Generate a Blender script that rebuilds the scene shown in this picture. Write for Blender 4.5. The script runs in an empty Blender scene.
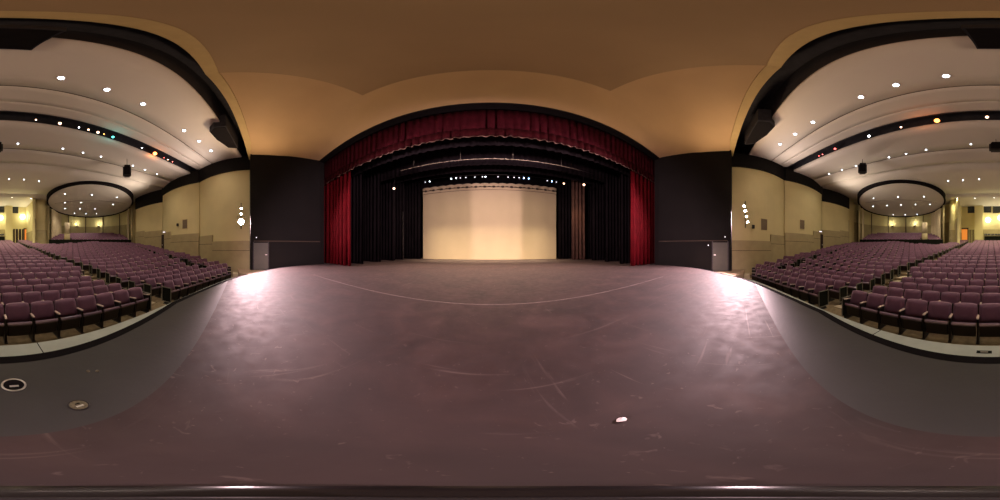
import bpy, bmesh, math, random
from math import sin, cos, tan, pi, radians, degrees, hypot, sqrt, atan2, asin
from mathutils import Vector, Matrix
random.seed(7)
S = bpy.context.scene
COL = S.collection

# ------------------------------------------------------------------ camera, world, exposure
cam = bpy.data.cameras.new('camera')
cam.type = 'PANO'
for holder in (cam, getattr(cam, 'cycles', None)):
    try:
        holder.panorama_type = 'EQUIRECTANGULAR'
    except Exception:
        pass
camo = bpy.data.objects.new('camera', cam)
COL.objects.link(camo)
camo.location = (0.25, 0.0, 1.0)
camo.rotation_euler = (radians(90), 0, radians(-3.2))
S.camera = camo
cam.clip_start = 0.02
cam.clip_end = 200

W = bpy.data.worlds.new('World')
S.world = W
W.use_nodes = True
W.node_tree.nodes['Background'].inputs[0].default_value = (0.9, 0.8, 0.7, 1)
W.node_tree.nodes['Background'].inputs[1].default_value = 0.0

S.view_settings.view_transform = 'Standard'
S.view_settings.look = 'None'
S.view_settings.exposure = 0.9
S.view_settings.gamma = 1
S.view_settings.use_curve_mapping = False
try:
    S.cycles.use_denoising = True
    S.cycles.max_bounces = 8
    S.cycles.diffuse_bounces = 5
    S.cycles.sample_clamp_indirect = 6
except Exception:
    pass

def light(kind, name, loc, energy, color, target=None, size=0.1, spot=None, blend=0.3, sy=None, parent=None, spec=1.0, spread=None):
    d = bpy.data.lights.new(name, kind)
    d.energy = energy
    d.color = color
    d.specular_factor = spec
    if kind == 'AREA':
        d.shape = 'RECTANGLE'
        d.size = size
        d.size_y = sy or size
        if spread: d.spread = radians(spread)
    else:
        d.shadow_soft_size = size
    if kind == 'SPOT':
        d.spot_size = radians(spot)
        d.spot_blend = blend
    o = bpy.data.objects.new(name, d)
    COL.objects.link(o)
    o.location = loc
    if target is not None:
        v = Vector(target) - Vector(loc)
        o.rotation_euler = v.to_track_quat('-Z', 'Y').to_euler()
    if parent is not None:
        o.parent = parent
        o.matrix_parent_inverse = Matrix.Identity(4)
        o.location = Vector(loc) - parent.location
    return o

# stage spots: one on each box boom, skimming over the deck (fixtures are built further down)
LAMP_L = (-10.62, 0.0, 2.95)
LAMP_R = (10.62, -0.28, 3.25)
light('SPOT', 'stage_spot_light', LAMP_L, 7600, (1.0, 0.68, 0.72), target=(-3.8, 6.3, 0), size=0.35, spot=93, blend=0.4)
light('SPOT', 'stage_spot_light', LAMP_R, 7200, (1.0, 0.69, 0.74), target=(3.8, 6.1, 0), size=0.35, spot=93, blend=0.4)
# warm spill of the same booms up over the plaster shell
light('SPOT', 'shell_spill_light', (-10.0, 0.6, 4.6), 620, (1.0, 0.68, 0.40), target=(-4.5, 1.0, 9.9), size=0.4, spot=125, blend=1.0, spec=0.2)
light('SPOT', 'shell_spill_light', (10.0, 0.6, 4.6), 620, (1.0, 0.68, 0.40), target=(4.5, 1.0, 9.9), size=0.4, spot=125, blend=1.0, spec=0.2)
# warm work lights upstage washing the backdrop, and a fill over midstage
light('AREA', 'backdrop_wash_light', (0, 11.8, 7.6), 120, (1.0, 0.78, 0.52), target=(0, 16.4, -3.5), size=13, sy=0.4, spread=150)
light('AREA', 'midstage_warm_fill', (0, 8.6, 7.6), 520, (1.0, 0.66, 0.50), target=(0, 9.2, 0), size=11, sy=0.4, spread=100)  # added fill to warm the deck, no fitting hangs here
light('AREA', 'upstage_work_light', (0, 14.2, 7.8), 380, (1.0, 0.76, 0.50), target=(0, 14.9, 0), size=13, sy=0.3, spread=50)

# added fill spots without fittings, brightening the plaster ceiling from the wall tops
for s_ in (-1, 1):
    light('SPOT', 'ceiling_fill', (s_ * 11.6, -2.6, 5.4), 420, (1.0, 0.78, 0.66), target=(s_ * 8.0, -5.5, 8.6), size=0.5, spot=140, blend=1.0, spec=0.1)
    light('SPOT', 'ceiling_fill', (s_ * 13.4, -9.0, 5.4), 420, (1.0, 0.80, 0.62), target=(s_ * 9.0, -12.0, 8.3), size=0.5, spot=145, blend=1.0, spec=0.1)
    light('SPOT', 'ceiling_fill', (s_ * 5.6, -23.5, 5.6), 260, (1.0, 0.88, 0.5), target=(s_ * 3.5, -22, 8.3), size=0.5, spot=145, blend=1.0, spec=0.1)

# ------------------------------------------------------------------ materials
def mat(name, col, rough=0.7, metal=0.0, noise=0.0, scale=4.0, bump=0.0, bscale=30.0, emit=None, estr=0.0, spec=0.5, coat=0.0, stretch=None):
    m = bpy.data.materials.new(name)
    m.use_nodes = True
    nt = m.node_tree
    b = nt.nodes['Principled BSDF']
    b.inputs['Base Color'].default_value = (*col, 1)
    b.inputs['Roughness'].default_value = rough
    b.inputs['Metallic'].default_value = metal
    b.inputs['Specular IOR Level'].default_value = spec
    if coat: b.inputs['Coat Weight'].default_value = coat
    if emit:
        b.inputs['Emission Color'].default_value = (*emit, 1)
        b.inputs['Emission Strength'].default_value = estr
    if noise or bump:
        tc = nt.nodes.new('ShaderNodeTexCoord')
        src = tc.outputs['Object']
        if stretch:
            mp = nt.nodes.new('ShaderNodeMapping')
            mp.inputs['Scale'].default_value = stretch
            nt.links.new(src, mp.inputs['Vector'])
            src = mp.outputs['Vector']
    if noise:
        n = nt.nodes.new('ShaderNodeTexNoise')
        n.inputs['Scale'].default_value = scale
        n.inputs['Detail'].default_value = 6
        nt.links.new(src, n.inputs['Vector'])
        r = nt.nodes.new('ShaderNodeValToRGB')
        r.color_ramp.elements[0].position = 0.3
        r.color_ramp.elements[1].position = 0.7
        r.color_ramp.elements[0].color = (*[c * (1 - noise) for c in col], 1)
        r.color_ramp.elements[1].color = (*[min(1, c * (1 + noise)) for c in col], 1)
        nt.links.new(n.outputs['Fac'], r.inputs['Fac'])
        nt.links.new(r.outputs['Color'], b.inputs['Base Color'])
    if bump:
        n2 = nt.nodes.new('ShaderNodeTexNoise')
        n2.inputs['Scale'].default_value = bscale
        n2.inputs['Detail'].default_value = 4
        nt.links.new(src, n2.inputs['Vector'])
        bp = nt.nodes.new('ShaderNodeBump')
        bp.inputs['Strength'].default_value = bump
        bp.inputs['Distance'].default_value = 0.02
        nt.links.new(n2.outputs['Fac'], bp.inputs['Height'])
        nt.links.new(bp.outputs['Normal'], b.inputs['Normal'])
    return m

def stage_material():
    m = mat('painted_stage_deck', (0.10, 0.062, 0.062), 0.55)
    nt = m.node_tree
    b = nt.nodes['Principled BSDF']
    tc = nt.nodes.new('ShaderNodeTexCoord')
    def noise(scale, detail, dist=0.0, mapping=None):
        n = nt.nodes.new('ShaderNodeTexNoise')
        n.inputs['Scale'].default_value = scale
        n.inputs['Detail'].default_value = detail
        n.inputs['Distortion'].default_value = dist
        src = tc.outputs['Object']
        if mapping:
            mp = nt.nodes.new('ShaderNodeMapping')
            mp.inputs['Scale'].default_value = mapping[0]
            mp.inputs['Rotation'].default_value = (0, 0, mapping[1])
            nt.links.new(src, mp.inputs['Vector'])
            src = mp.outputs['Vector']
        nt.links.new(src, n.inputs['Vector'])
        return n
    def ramp(node, stops):
        r = nt.nodes.new('ShaderNodeValToRGB')
        e = r.color_ramp.elements
        e[0].position, e[0].color = stops[0][0], (*stops[0][1], 1)
        e[1].position, e[1].color = stops[-1][0], (*stops[-1][1], 1)
        for p, c in stops[1:-1]:
            x = e.new(p); x.color = (*c, 1)
        nt.links.new(node.outputs['Fac'], r.inputs['Fac'])
        return r
    b.inputs['Specular IOR Level'].default_value = 0.5
    base = ramp(noise(1.6, 12, 0.8), [(0.3, (0.017, 0.0085, 0.0078)), (0.55, (0.030, 0.0155, 0.0140)), (0.75, (0.048, 0.026, 0.023))])
    cur = base.outputs['Color']
    # scuffs and long scratches left by scenery
    for (sc, st, rot, lo, hi, amt) in ((1.6, (0.35, 6, 1), 0.5, 0.66, 0.74, 0.35), (2.2, (7, 0.4, 1), 0.25, 0.67, 0.76, 0.3), (1.3, (0.5, 9, 1), -0.9, 0.68, 0.75, 0.3), (14, (1, 1, 1), 0, 0.655, 0.72, 0.3), (5.0, (1, 0.12, 1), 0.8, 0.69, 0.74, 0.3), (38, (1, 1, 1), 0, 0.68, 0.74, 0.35)):
        sr = ramp(noise(sc, 5, 0.9, (st, rot)), [(lo, (0, 0, 0)), (hi, (amt, amt, amt))])
        mx = nt.nodes.new('ShaderNodeMixRGB')
        nt.links.new(sr.outputs['Color'], mx.inputs['Fac'])
        nt.links.new(cur, mx.inputs['Color1'])
        mx.inputs['Color2'].default_value = (0.14, 0.10, 0.09, 1)
        cur = mx.outputs['Color']
    nt.links.new(cur, b.inputs['Base Color'])
    rr = ramp(noise(7.0, 8, 0.3), [(0.3, (0.66,) * 3), (0.7, (0.78,) * 3)])
    nt.links.new(rr.outputs['Color'], b.inputs['Roughness'])
    bp = nt.nodes.new('ShaderNodeBump')
    bp.inputs['Strength'].default_value = 0.05
    bp.inputs['Distance'].default_value = 0.006
    nt.links.new(noise(70, 6, 0.2).outputs['Fac'], bp.inputs['Height'])
    nt.links.new(bp.outputs['Normal'], b.inputs['Normal'])
    return m

M = {}
M['deck'] = stage_material()
M['apron'] = mat('apron_off_beam', (0.027, 0.026, 0.026), 0.55, spec=0.4, noise=0.16, scale=1.6, bump=0.1, bscale=18)  # grey colour stands for deck that the spot beams miss
M['black'] = mat('matt_black', (0.006, 0.005, 0.006), 0.9, spec=0.1, noise=0.2)
M['blackwall'] = mat('black_wall_paint', (0.006, 0.005, 0.005), 0.7, spec=0.15, noise=0.2, scale=0.8)
M['slot'] = mat('slot_black', (0.026, 0.026, 0.034), 0.85, spec=0.2, noise=0.2)
M['velour'] = mat('black_velour', (0.008, 0.006, 0.007), 0.9, spec=0.04, noise=0.3, scale=1, bump=0.1)
M['brownvelour'] = mat('brown_velour', (0.10, 0.055, 0.04), 0.9, spec=0.04, noise=0.2, scale=2)
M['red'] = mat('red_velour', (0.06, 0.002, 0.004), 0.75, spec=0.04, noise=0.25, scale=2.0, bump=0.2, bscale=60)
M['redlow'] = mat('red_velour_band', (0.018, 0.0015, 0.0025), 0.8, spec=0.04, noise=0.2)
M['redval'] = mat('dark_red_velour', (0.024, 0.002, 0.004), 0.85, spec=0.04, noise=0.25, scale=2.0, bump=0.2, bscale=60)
M['gold'] = mat('gold_fringe', (0.11, 0.06, 0.045), 0.6, noise=0.4, scale=40)
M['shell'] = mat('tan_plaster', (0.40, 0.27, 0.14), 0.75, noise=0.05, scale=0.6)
M['shellflat'] = mat('dim_lit_plaster', (0.27, 0.185, 0.10), 0.8, noise=0.06, scale=0.5)  # shell plaster darkened for the weaker light overhead
M['lip'] = mat('yellow_plaster', (0.42, 0.31, 0.14), 0.75, noise=0.05)
M['ceil'] = mat('ceiling_plaster', (0.57, 0.535, 0.50), 0.85, noise=0.03, scale=0.4)
M['reveal'] = mat('reveal_brown', (0.05, 0.035, 0.025), 0.9, noise=0.1)
M['wall'] = mat('yellow_wall_paint', (0.62, 0.55, 0.29), 0.8, noise=0.05, scale=0.7)
M['wainscot'] = mat('olive_wall_tile', (0.38, 0.32, 0.17), 0.7, noise=0.08, scale=2)
M['carpet'] = mat('olive_carpet', (0.20, 0.155, 0.085), 0.95, noise=0.25, scale=8, bump=0.3, bscale=80)
M['landing'] = mat('tan_landing', (0.34, 0.25, 0.16), 0.8, noise=0.15, scale=3)
M['step'] = mat('cream_step', (0.52, 0.45, 0.30), 0.8, noise=0.15, scale=6)
M['cap'] = mat('grey_green_cap', (0.36, 0.41, 0.37), 0.75, noise=0.08, scale=4)
M['cyc'] = mat('cream_backdrop', (0.50, 0.415, 0.26), 0.85, noise=0.03, scale=0.7)
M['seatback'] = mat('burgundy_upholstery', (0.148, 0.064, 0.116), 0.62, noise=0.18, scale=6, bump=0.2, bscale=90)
_b = M['seatback'].node_tree.nodes['Principled BSDF']
_b.inputs['Sheen Weight'].default_value = 0.8
_b.inputs['Sheen Roughness'].default_value = 0.4
_b.inputs['Sheen Tint'].default_value = (0.9, 0.6, 0.8, 1)
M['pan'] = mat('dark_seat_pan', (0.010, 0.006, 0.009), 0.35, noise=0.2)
M['panedge'] = mat('seat_edge_glint', (0.22, 0.16, 0.22), 0.14, spec=1.0, coat=0.6)  # pale base colour adds the streak of light along the edge
M['arm'] = mat('cream_armrest', (0.62, 0.50, 0.42), 0.35, noise=0.1)
M['iron'] = mat('black_iron', (0.018, 0.015, 0.016), 0.5, metal=0.3, noise=0.2)
M['endpanel'] = mat('dark_green_end_panel', (0.008, 0.009, 0.007), 0.85, spec=0.08, noise=0.2)
M['endframe'] = mat('grey_end_frame', (0.17, 0.16, 0.13), 0.5)
M['grille'] = mat('brown_grille', (0.22, 0.17, 0.11), 0.7, noise=0.3, scale=60)
M['door'] = mat('grey_green_door', (0.045, 0.045, 0.033), 0.55, noise=0.08)
M['doordark'] = mat('dark_doorway', (0.03, 0.016, 0.014), 0.8)
M['wood'] = mat('orange_wood', (0.50, 0.19, 0.04), 0.5, noise=0.3, scale=3, stretch=(1, 1, 0.2))
M['metal'] = mat('brushed_metal', (0.55, 0.53, 0.50), 0.3, metal=0.9, noise=0.1)
M['brass'] = mat('dull_brass', (0.13, 0.11, 0.075), 0.4, metal=0.8, noise=0.3, scale=60)
M['paper'] = mat('white_paper', (0.75, 0.68, 0.70), 0.8)
M['tape'] = mat('pale_tape', (0.12, 0.09, 0.085), 0.6, noise=0.3, scale=12)
M['drape'] = mat('cream_partition', (0.62, 0.54, 0.36), 0.85, noise=0.08)
M['glass'] = mat('dark_booth_glass', (0.02, 0.025, 0.03), 0.15)
def emat(name, col, s):
    return mat(name, (0.8, 0.8, 0.8), 0.4, emit=col, estr=s)
M['e_white'] = emat('lit_white', (0.8, 0.88, 1.0), 8)
M['e_warm'] = emat('lit_warm', (1.0, 0.55, 0.32), 5)
M['e_orange'] = emat('lit_orange', (1.0, 0.20, 0.03), 5)
M['e_red'] = emat('lit_red', (1.0, 0.06, 0.06), 3)
M['e_teal'] = emat('lit_teal', (0.01, 0.75, 0.7), 2.5)
M['e_blue'] = emat('lit_blue', (0.25, 0.5, 1.0), 14)
M['e_globe'] = emat('lit_globe', (1.0, 0.92, 0.62), 5)
M['e_boom'] = emat('lit_boom', (1.0, 0.82, 0.75), 60)
M['e_dim'] = emat('lit_dim', (0.9, 0.85, 1.0), 0.9)
M['e_orangewall'] = mat('lit_foyer', (0.45, 0.16, 0.04), 0.6, emit=(1.0, 0.30, 0.04), estr=0.32)

# ------------------------------------------------------------------ mesh helpers
def link(name, bm, m, parent=None, smooth=False):
    me = bpy.data.meshes.new(name)
    bmesh.ops.recalc_face_normals(bm, faces=bm.faces)
    if smooth:
        for f in bm.faces: f.smooth = True
    bm.to_mesh(me); bm.free()
    ms = m if isinstance(m, (list, tuple)) else [m]
    for x in ms: me.materials.append(x)
    o = bpy.data.objects.new(name, me)
    COL.objects.link(o)
    if parent is not None: o.parent = parent
    return o

def thing(name, label, cat, loc=(0, 0, 0), rz=0, group=None):
    o = bpy.data.objects.new(name, None)
    o.empty_display_size = 0.1
    COL.objects.link(o)
    o.location = loc
    o.rotation_euler = (0, 0, rz)
    o['label'] = label; o['category'] = cat
    if group: o['group'] = group
    return o

def tag(o, label, cat, group=None, kind=None):
    o['label'] = label; o['category'] = cat
    if group: o['group'] = group
    if kind: o['kind'] = kind
    return o

def struct(o, label=None):
    o['kind'] = 'structure'
    if label: o['label'] = label
    return o

def box(bm, c, s, rot=None, bevel=0.0, mi=0, seg=1):
    r = bmesh.ops.create_cube(bm, size=1)
    vs = r['verts']
    for v in vs: v.co = Vector((v.co.x * s[0], v.co.y * s[1], v.co.z * s[2]))
    fs = set(f for v in vs for f in v.link_faces)
    if bevel:
        es = set(e for v in vs for e in v.link_edges)
        rr = bmesh.ops.bevel(bm, geom=list(es), offset=bevel, segments=seg, affect='EDGES')
        fs = set(rr['faces']) | set(f for f in fs if f.is_valid)
        vs = list(set(v for f in fs for v in f.verts))
        # keep every face linked to these verts
        fs = set(f for v in vs for f in v.link_faces)
    for f in fs: f.material_index = mi
    mx = Matrix.Translation(Vector(c))
    if rot is not None: mx = mx @ rot
    for v in vs: v.co = mx @ v.co
    return vs

def cyl(bm, a, b, r1, r2=None, n=12, mi=0, caps=True):
    a = Vector(a); b = Vector(b); r2 = r1 if r2 is None else r2
    d = b - a
    q = d.to_track_quat('Z', 'Y').to_matrix()
    A = [bm.verts.new(a + q @ Vector((cos(2 * pi * i / n) * r1, sin(2 * pi * i / n) * r1, 0))) for i in range(n)]
    B = [bm.verts.new(b + q @ Vector((cos(2 * pi * i / n) * r2, sin(2 * pi * i / n) * r2, 0))) for i in range(n)]
    for i in range(n):
        f = bm.faces.new((A[i], A[(i + 1) % n], B[(i + 1) % n], B[i])); f.material_index = mi
    if caps:
        f = bm.faces.new(A[::-1]); f.material_index = mi
        f = bm.faces.new(B); f.material_index = mi

def prism(bm, pts, z0, z1, mi=0):
    """extrude a plan polygon; z0/z1 numbers or per-point lists"""
    n = len(pts)
    Z0 = z0 if isinstance(z0, (list, tuple)) else [z0] * n
    Z1 = z1 if isinstance(z1, (list, tuple)) else [z1] * n
    A = [bm.verts.new((p[0], p[1], Z0[i])) for i, p in enumerate(pts)]
    B = [bm.verts.new((p[0], p[1], Z1[i])) for i, p in enumerate(pts)]
    for i in range(n):
        j = (i + 1) % n
        bm.faces.new((A[i], A[j], B[j], B[i])).material_index = mi
    bm.faces.new(A[::-1]).material_index = mi
    bm.faces.new(B).material_index = mi

def strip_solid(bm, inner, outer, zb, zt, mi=0):
    """quad-strip slab between two plan polylines of equal length; zb, zt lists or numbers"""
    n = len(inner)
    ZB = zb if isinstance(zb, (list, tuple)) else [zb] * n
    ZT = zt if isinstance(zt, (list, tuple)) else [zt] * n
    g = []
    for i in range(n):
        a, b = inner[i], outer[i]
        g.append([bm.verts.new((a[0], a[1], ZB[i])), bm.verts.new((b[0], b[1], ZB[i])), bm.verts.new((b[0], b[1], ZT[i])), bm.verts.new((a[0], a[1], ZT[i]))])
    for i in range(n - 1):
        for k in range(4):
            bm.faces.new((g[i][k], g[i][(k + 1) % 4], g[i + 1][(k + 1) % 4], g[i + 1][k])).material_index = mi
    bm.faces.new(g[0]).material_index = mi
    bm.faces.new(g[-1][::-1]).material_index = mi

def lathe(bm, prof, n=16, center=(0, 0, 0), mi=0):
    rings = []
    for (r, z) in prof:
        rings.append([bm.verts.new((center[0] + r * cos(2 * pi * i / n), center[1] + r * sin(2 * pi * i / n), center[2] + z)) for i in range(n)])
    for a, b in zip(rings, rings[1:]):
        for i in range(n):
            bm.faces.new((a[i], a[(i + 1) % n], b[(i + 1) % n], b[i])).material_index = mi
    bm.faces.new(rings[0][::-1]).material_index = mi
    bm.faces.new(rings[-1]).material_index = mi

def drape_bm(p0, p1, z0, z1, amp=0.08, pitch=0.35, thick=0.02, nz=4, seed=0, wav=0.0, res=6):
    """pleated cloth hanging between plan points p0 and p1"""
    rnd = random.Random(seed)
    p0 = Vector((p0[0], p0[1], 0)); p1 = Vector((p1[0], p1[1], 0))
    L = (p1 - p0).length; u = (p1 - p0) / L; nrm = Vector((-u.y, u.x, 0))
    n = max(8, int(L / pitch * res))
    ph = [rnd.uniform(0.7, 1.3) for _ in range(int(L / pitch) + 4)]
    bm = bmesh.new()
    front = []; back = []
    for i in range(n + 1):
        t = i / n * L
        k = t / pitch
        a = amp * ph[int(k)] * sin(2 * pi * k)
        a += amp * 0.35 * sin(5.1 * k + seed)
        fr = []; bk = []
        for j in range(nz + 1):
            z = z0 + (z1 - z0) * j / nz
            if j == 0: z += wav * abs(sin(pi * k * 0.5))
            s = 1.0 - 0.35 * j / nz
            p = p0 + u * t + nrm * (a * s)
            fr.append(bm.verts.new((p.x, p.y, z)))
            q = p - nrm * thick
            bk.append(bm.verts.new((q.x, q.y, z)))
        front.append(fr); back.append(bk)
    for i in range(n):
        for j in range(nz):
            bm.faces.new((front[i][j], front[i + 1][j], front[i + 1][j + 1], front[i][j + 1]))
            bm.faces.new((back[i][j + 1], back[i + 1][j + 1], back[i + 1][j], back[i][j]))
        bm.faces.new((front[i][0], back[i][0], back[i + 1][0], front[i + 1][0]))
        bm.faces.new((front[i][nz], front[i + 1][nz], back[i + 1][nz], back[i][nz]))
    for i in (0, n):
        for j in range(nz):
            f = (front[i][j], front[i][j + 1], back[i][j + 1], back[i][j])
            bm.faces.new(f if i == 0 else f[::-1])
    return bm

def lerp(a, b, t): return a + (b - a) * t
def arc_between(p, q, bulge, n=10):
    """points from p to q bowed sideways by bulge (positive: to the left of p->q)"""
    out = []
    ux, uy = q[0] - p[0], q[1] - p[1]
    L = hypot(ux, uy); nx, ny = -uy / L, ux / L
    for i in range(n + 1):
        t = i / n
        o = bulge * 4 * t * (1 - t)
        out.append((p[0] + ux * t + nx * o, p[1] + uy * t + ny * o))
    return out

# ------------------------------------------------------------------ stage deck, apron, pit rail
edge = [(0, -1.17), (1.2, -1.17), (2.4, -1.15), (3.1, -1.0), (3.8, -0.80), (4.5, -0.58), (5.2, -0.30), (5.8, 0.03), (6.3, 0.40), (7.0, 0.95), (7.7, 1.5), (8.3, 2.1), (8.8, 2.9), (9.2, 3.8), (9.55, 4.9)]
full_edge = [(-x, y) for x, y in edge[:0:-1]] + edge
BEAM_EDGE = -0.42  # front edge of the spot beams, drawn as a change of floor colour
def edge_y(x):
    x = abs(x)
    for (a, b) in zip(edge, edge[1:]):
        if a[0] <= x <= b[0]: return lerp(a[1], b[1], (x - a[0]) / (b[0] - a[0]))
    return edge[-1][1]
# apron: deck outside the spot beams, the missing light put into its grey
xs = [x for x, y in full_edge if y < BEAM_EDGE - 0.01]
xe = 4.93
ap = [(-xe, BEAM_EDGE)] + [(x, y) for x, y in full_edge if y < BEAM_EDGE - 0.01] + [(xe, BEAM_EDGE)]
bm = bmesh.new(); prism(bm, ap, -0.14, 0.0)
struct(link('floor', bm, M['apron']), 'apron floor at the stage lip, grey tone for deck outside the spot beams')
# main deck
dk = [(-14, 18.5), (-14, 5.6), (-9.6, 5.6)] + [(x, y) for x, y in full_edge if y > BEAM_EDGE and x < 0] + [(-xe, BEAM_EDGE), (xe, BEAM_EDGE)] + [(x, y) for x, y in full_edge if y > BEAM_EDGE and x > 0] + [(9.6, 5.6), (14, 5.6), (14, 18.5)]
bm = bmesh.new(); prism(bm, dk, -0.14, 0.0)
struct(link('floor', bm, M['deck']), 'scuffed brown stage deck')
# black nosing under and in front of the deck edge
bm = bmesh.new()
def offset_edge(d):
    out = []
    for i, p in enumerate(full_edge):
        a = full_edge[max(0, i - 1)]; b = full_edge[min(len(full_edge) - 1, i + 1)]
        tx, ty = b[0] - a[0], b[1] - a[1]; L = hypot(tx, ty)
        out.append((p[0] + ty / L * d, p[1] - tx / L * d))
    return out
strip_solid(bm, offset_edge(-0.02), offset_edge(0.085), -0.25, 0.002)
struct(link('trim_1', bm, M['black']), 'black nosing along the stage lip')
bm = bmesh.new(); strip_solid(bm, offset_edge(-0.18), offset_edge(-0.03), -1.0, -0.15)
struct(link('wall_stage', bm, M['black']), 'black face under the stage lip')
# the pale line across the deck
bm = bmesh.new(); box(bm, (0.0, 2.80, 0.0015), (11.0, 0.028, 0.003))
struct(link('trim_2', bm, M['tape']), 'pale worn line across the deck')
# pit rail: curved cap and face
def arc_pts(R, cy, a0, a1, n): return [(R * sin(lerp(a0, a1, i / n)), cy - R * cos(lerp(a0, a1, i / n))) for i in range(n + 1)]
RR = 22.0; RC = RR - 2.26
t = thing('pit_rail', 'curved grey green topped pit rail between the stage lip and the front row', 'rail', (0, -2.1, -1))
bm = bmesh.new(); seams = 9
strip_solid(bm, arc_pts(RR - 0.36, RC, -0.40, 0.40, 60), arc_pts(RR, RC, -0.40, 0.40, 60), -0.61, -0.55)
for v in bm.verts: v.co -= Vector((0, -2.1, -1))
link('rail_cap', bm, M['cap'], t)
bm = bmesh.new(); strip_solid(bm, arc_pts(RR - 0.32, RC, -0.40, 0.40, 60), arc_pts(RR - 0.04, RC, -0.40, 0.40, 60), -1.0, -0.615)
for v in bm.verts: v.co -= Vector((0, -2.1, -1))
link('rail_wall', bm, M['black'], t)
for k, xx in enumerate((-0.42, 2.05, -3.6, 5.0, -6.6)):
    a = asin(xx / RR); bm = bmesh.new()
    box(bm, (0, 0, 0), (0.012, 0.36, 0.004), Matrix.Rotation(a, 4, 'Z'))
    o = link('cap_joint', bm, M['black'], t)
    R2 = RR - 0.18
    o.location = (R2 * sin(a), RC - R2 * cos(a) + 2.1, 0.452)
# small number plate on the cap
t = thing('rail_plate', 'small dark plate with a pale centre fixed on the pit rail cap', 'plate', (0.34, -2.07, -0.549))
bm = bmesh.new(); box(bm, (0, 0, 0.003), (0.20, 0.075, 0.006), bevel=0.002); link('plate', bm, M['endpanel'], t)
bm = bmesh.new(); box(bm, (0, 0, 0.0065), (0.10, 0.035, 0.002)); link('centre_strip', bm, M['endframe'], t)

# ------------------------------------------------------------------ things lying on the stage
def floor_pocket(x, y, r, label, rim, inner):
    t = thing('floor_socket', label, 'floor socket', (x, y, 0.0))
    bm = bmesh.new(); lathe(bm, [(r, 0.0), (r * 0.98, 0.004), (r * 0.86, 0.005), (r * 0.84, 0.0015)], 28); link('rim', bm, rim, t, True)
    bm = bmesh.new(); lathe(bm, [(r * 0.83, 0.0005), (r * 0.80, 0.0030), (r * 0.2, 0.0034)], 24); link('cover', bm, inner, t)
    bm = bmesh.new(); box(bm, (0, r * 0.25, 0.0045), (r * 0.7, r * 0.22, 0.003)); link('flap', bm, M['metal'], t)
    bm = bmesh.new(); box(bm, (0, -r * 0.2, 0.0045), (r * 0.45, r * 0.16, 0.003)); link('latch', bm, M['black'], t)
floor_pocket(0.125, -0.875, 0.072, 'bright metal rimmed round floor socket nearest the stage lip', M['metal'], M['black'])
floor_pocket(-0.105, -0.58, 0.050, 'dull brass round floor socket on the grey apron', M['iron'], M['brass'])
for k, (x, y) in enumerate(((-0.35, -0.86), (-0.40, -0.825))):
    bm = bmesh.new(); lathe(bm, [(0.014, 0), (0.013, 0.004), (0.006, 0.006)], 14)
    o = link('floor_screw', bm, M['brass'], None, True); o.location = (x, y, 0)
    tag(o, ('brass floor screw of the pair, nearer the stage lip', 'brass floor screw of the pair, farther from the stage lip')[k], 'screw', 'brass floor screws')
bm = bmesh.new()
r0 = random.Random(3)
pts = [bm.verts.new((0.026 * cos(a) * r0.uniform(.6, 1.2), 0.017 * sin(a) * r0.uniform(.6, 1.2), r0.uniform(0.001, 0.010))) for a in [i * pi / 4 for i in range(8)]]
c = bm.verts.new((0, 0, 0.014)); c2 = bm.verts.new((0, 0, 0.0005))
for i in range(8):
    bm.faces.new((pts[i], pts[(i + 1) % 8], c)); bm.faces.new((pts[(i + 1) % 8], pts[i], c2))
o = link('paper_scrap', bm, M['paper']); o.location = (0.655, 0.375, 0)
tag(o, 'small crumpled scrap of white paper lying on the brown deck', 'paper')
t = thing('camera_stand_base', 'low round black stand base on the deck at the bottom of the photo', 'stand', (0.25, 0.0, 0))
bm = bmesh.new(); lathe(bm, [(0.088, 0), (0.086, 0.005), (0.05, 0.010), (0.03, 0.012)], 32); link('base_plate', bm, mat('satin_black', (0.012, 0.010, 0.010), 0.25), t, True)
bm = bmesh.new(); lathe(bm, [(0.02, 0.012), (0.018, 0.03), (0.012, 0.032)], 16); link('stub', bm, M['iron'], t, True)

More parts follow.
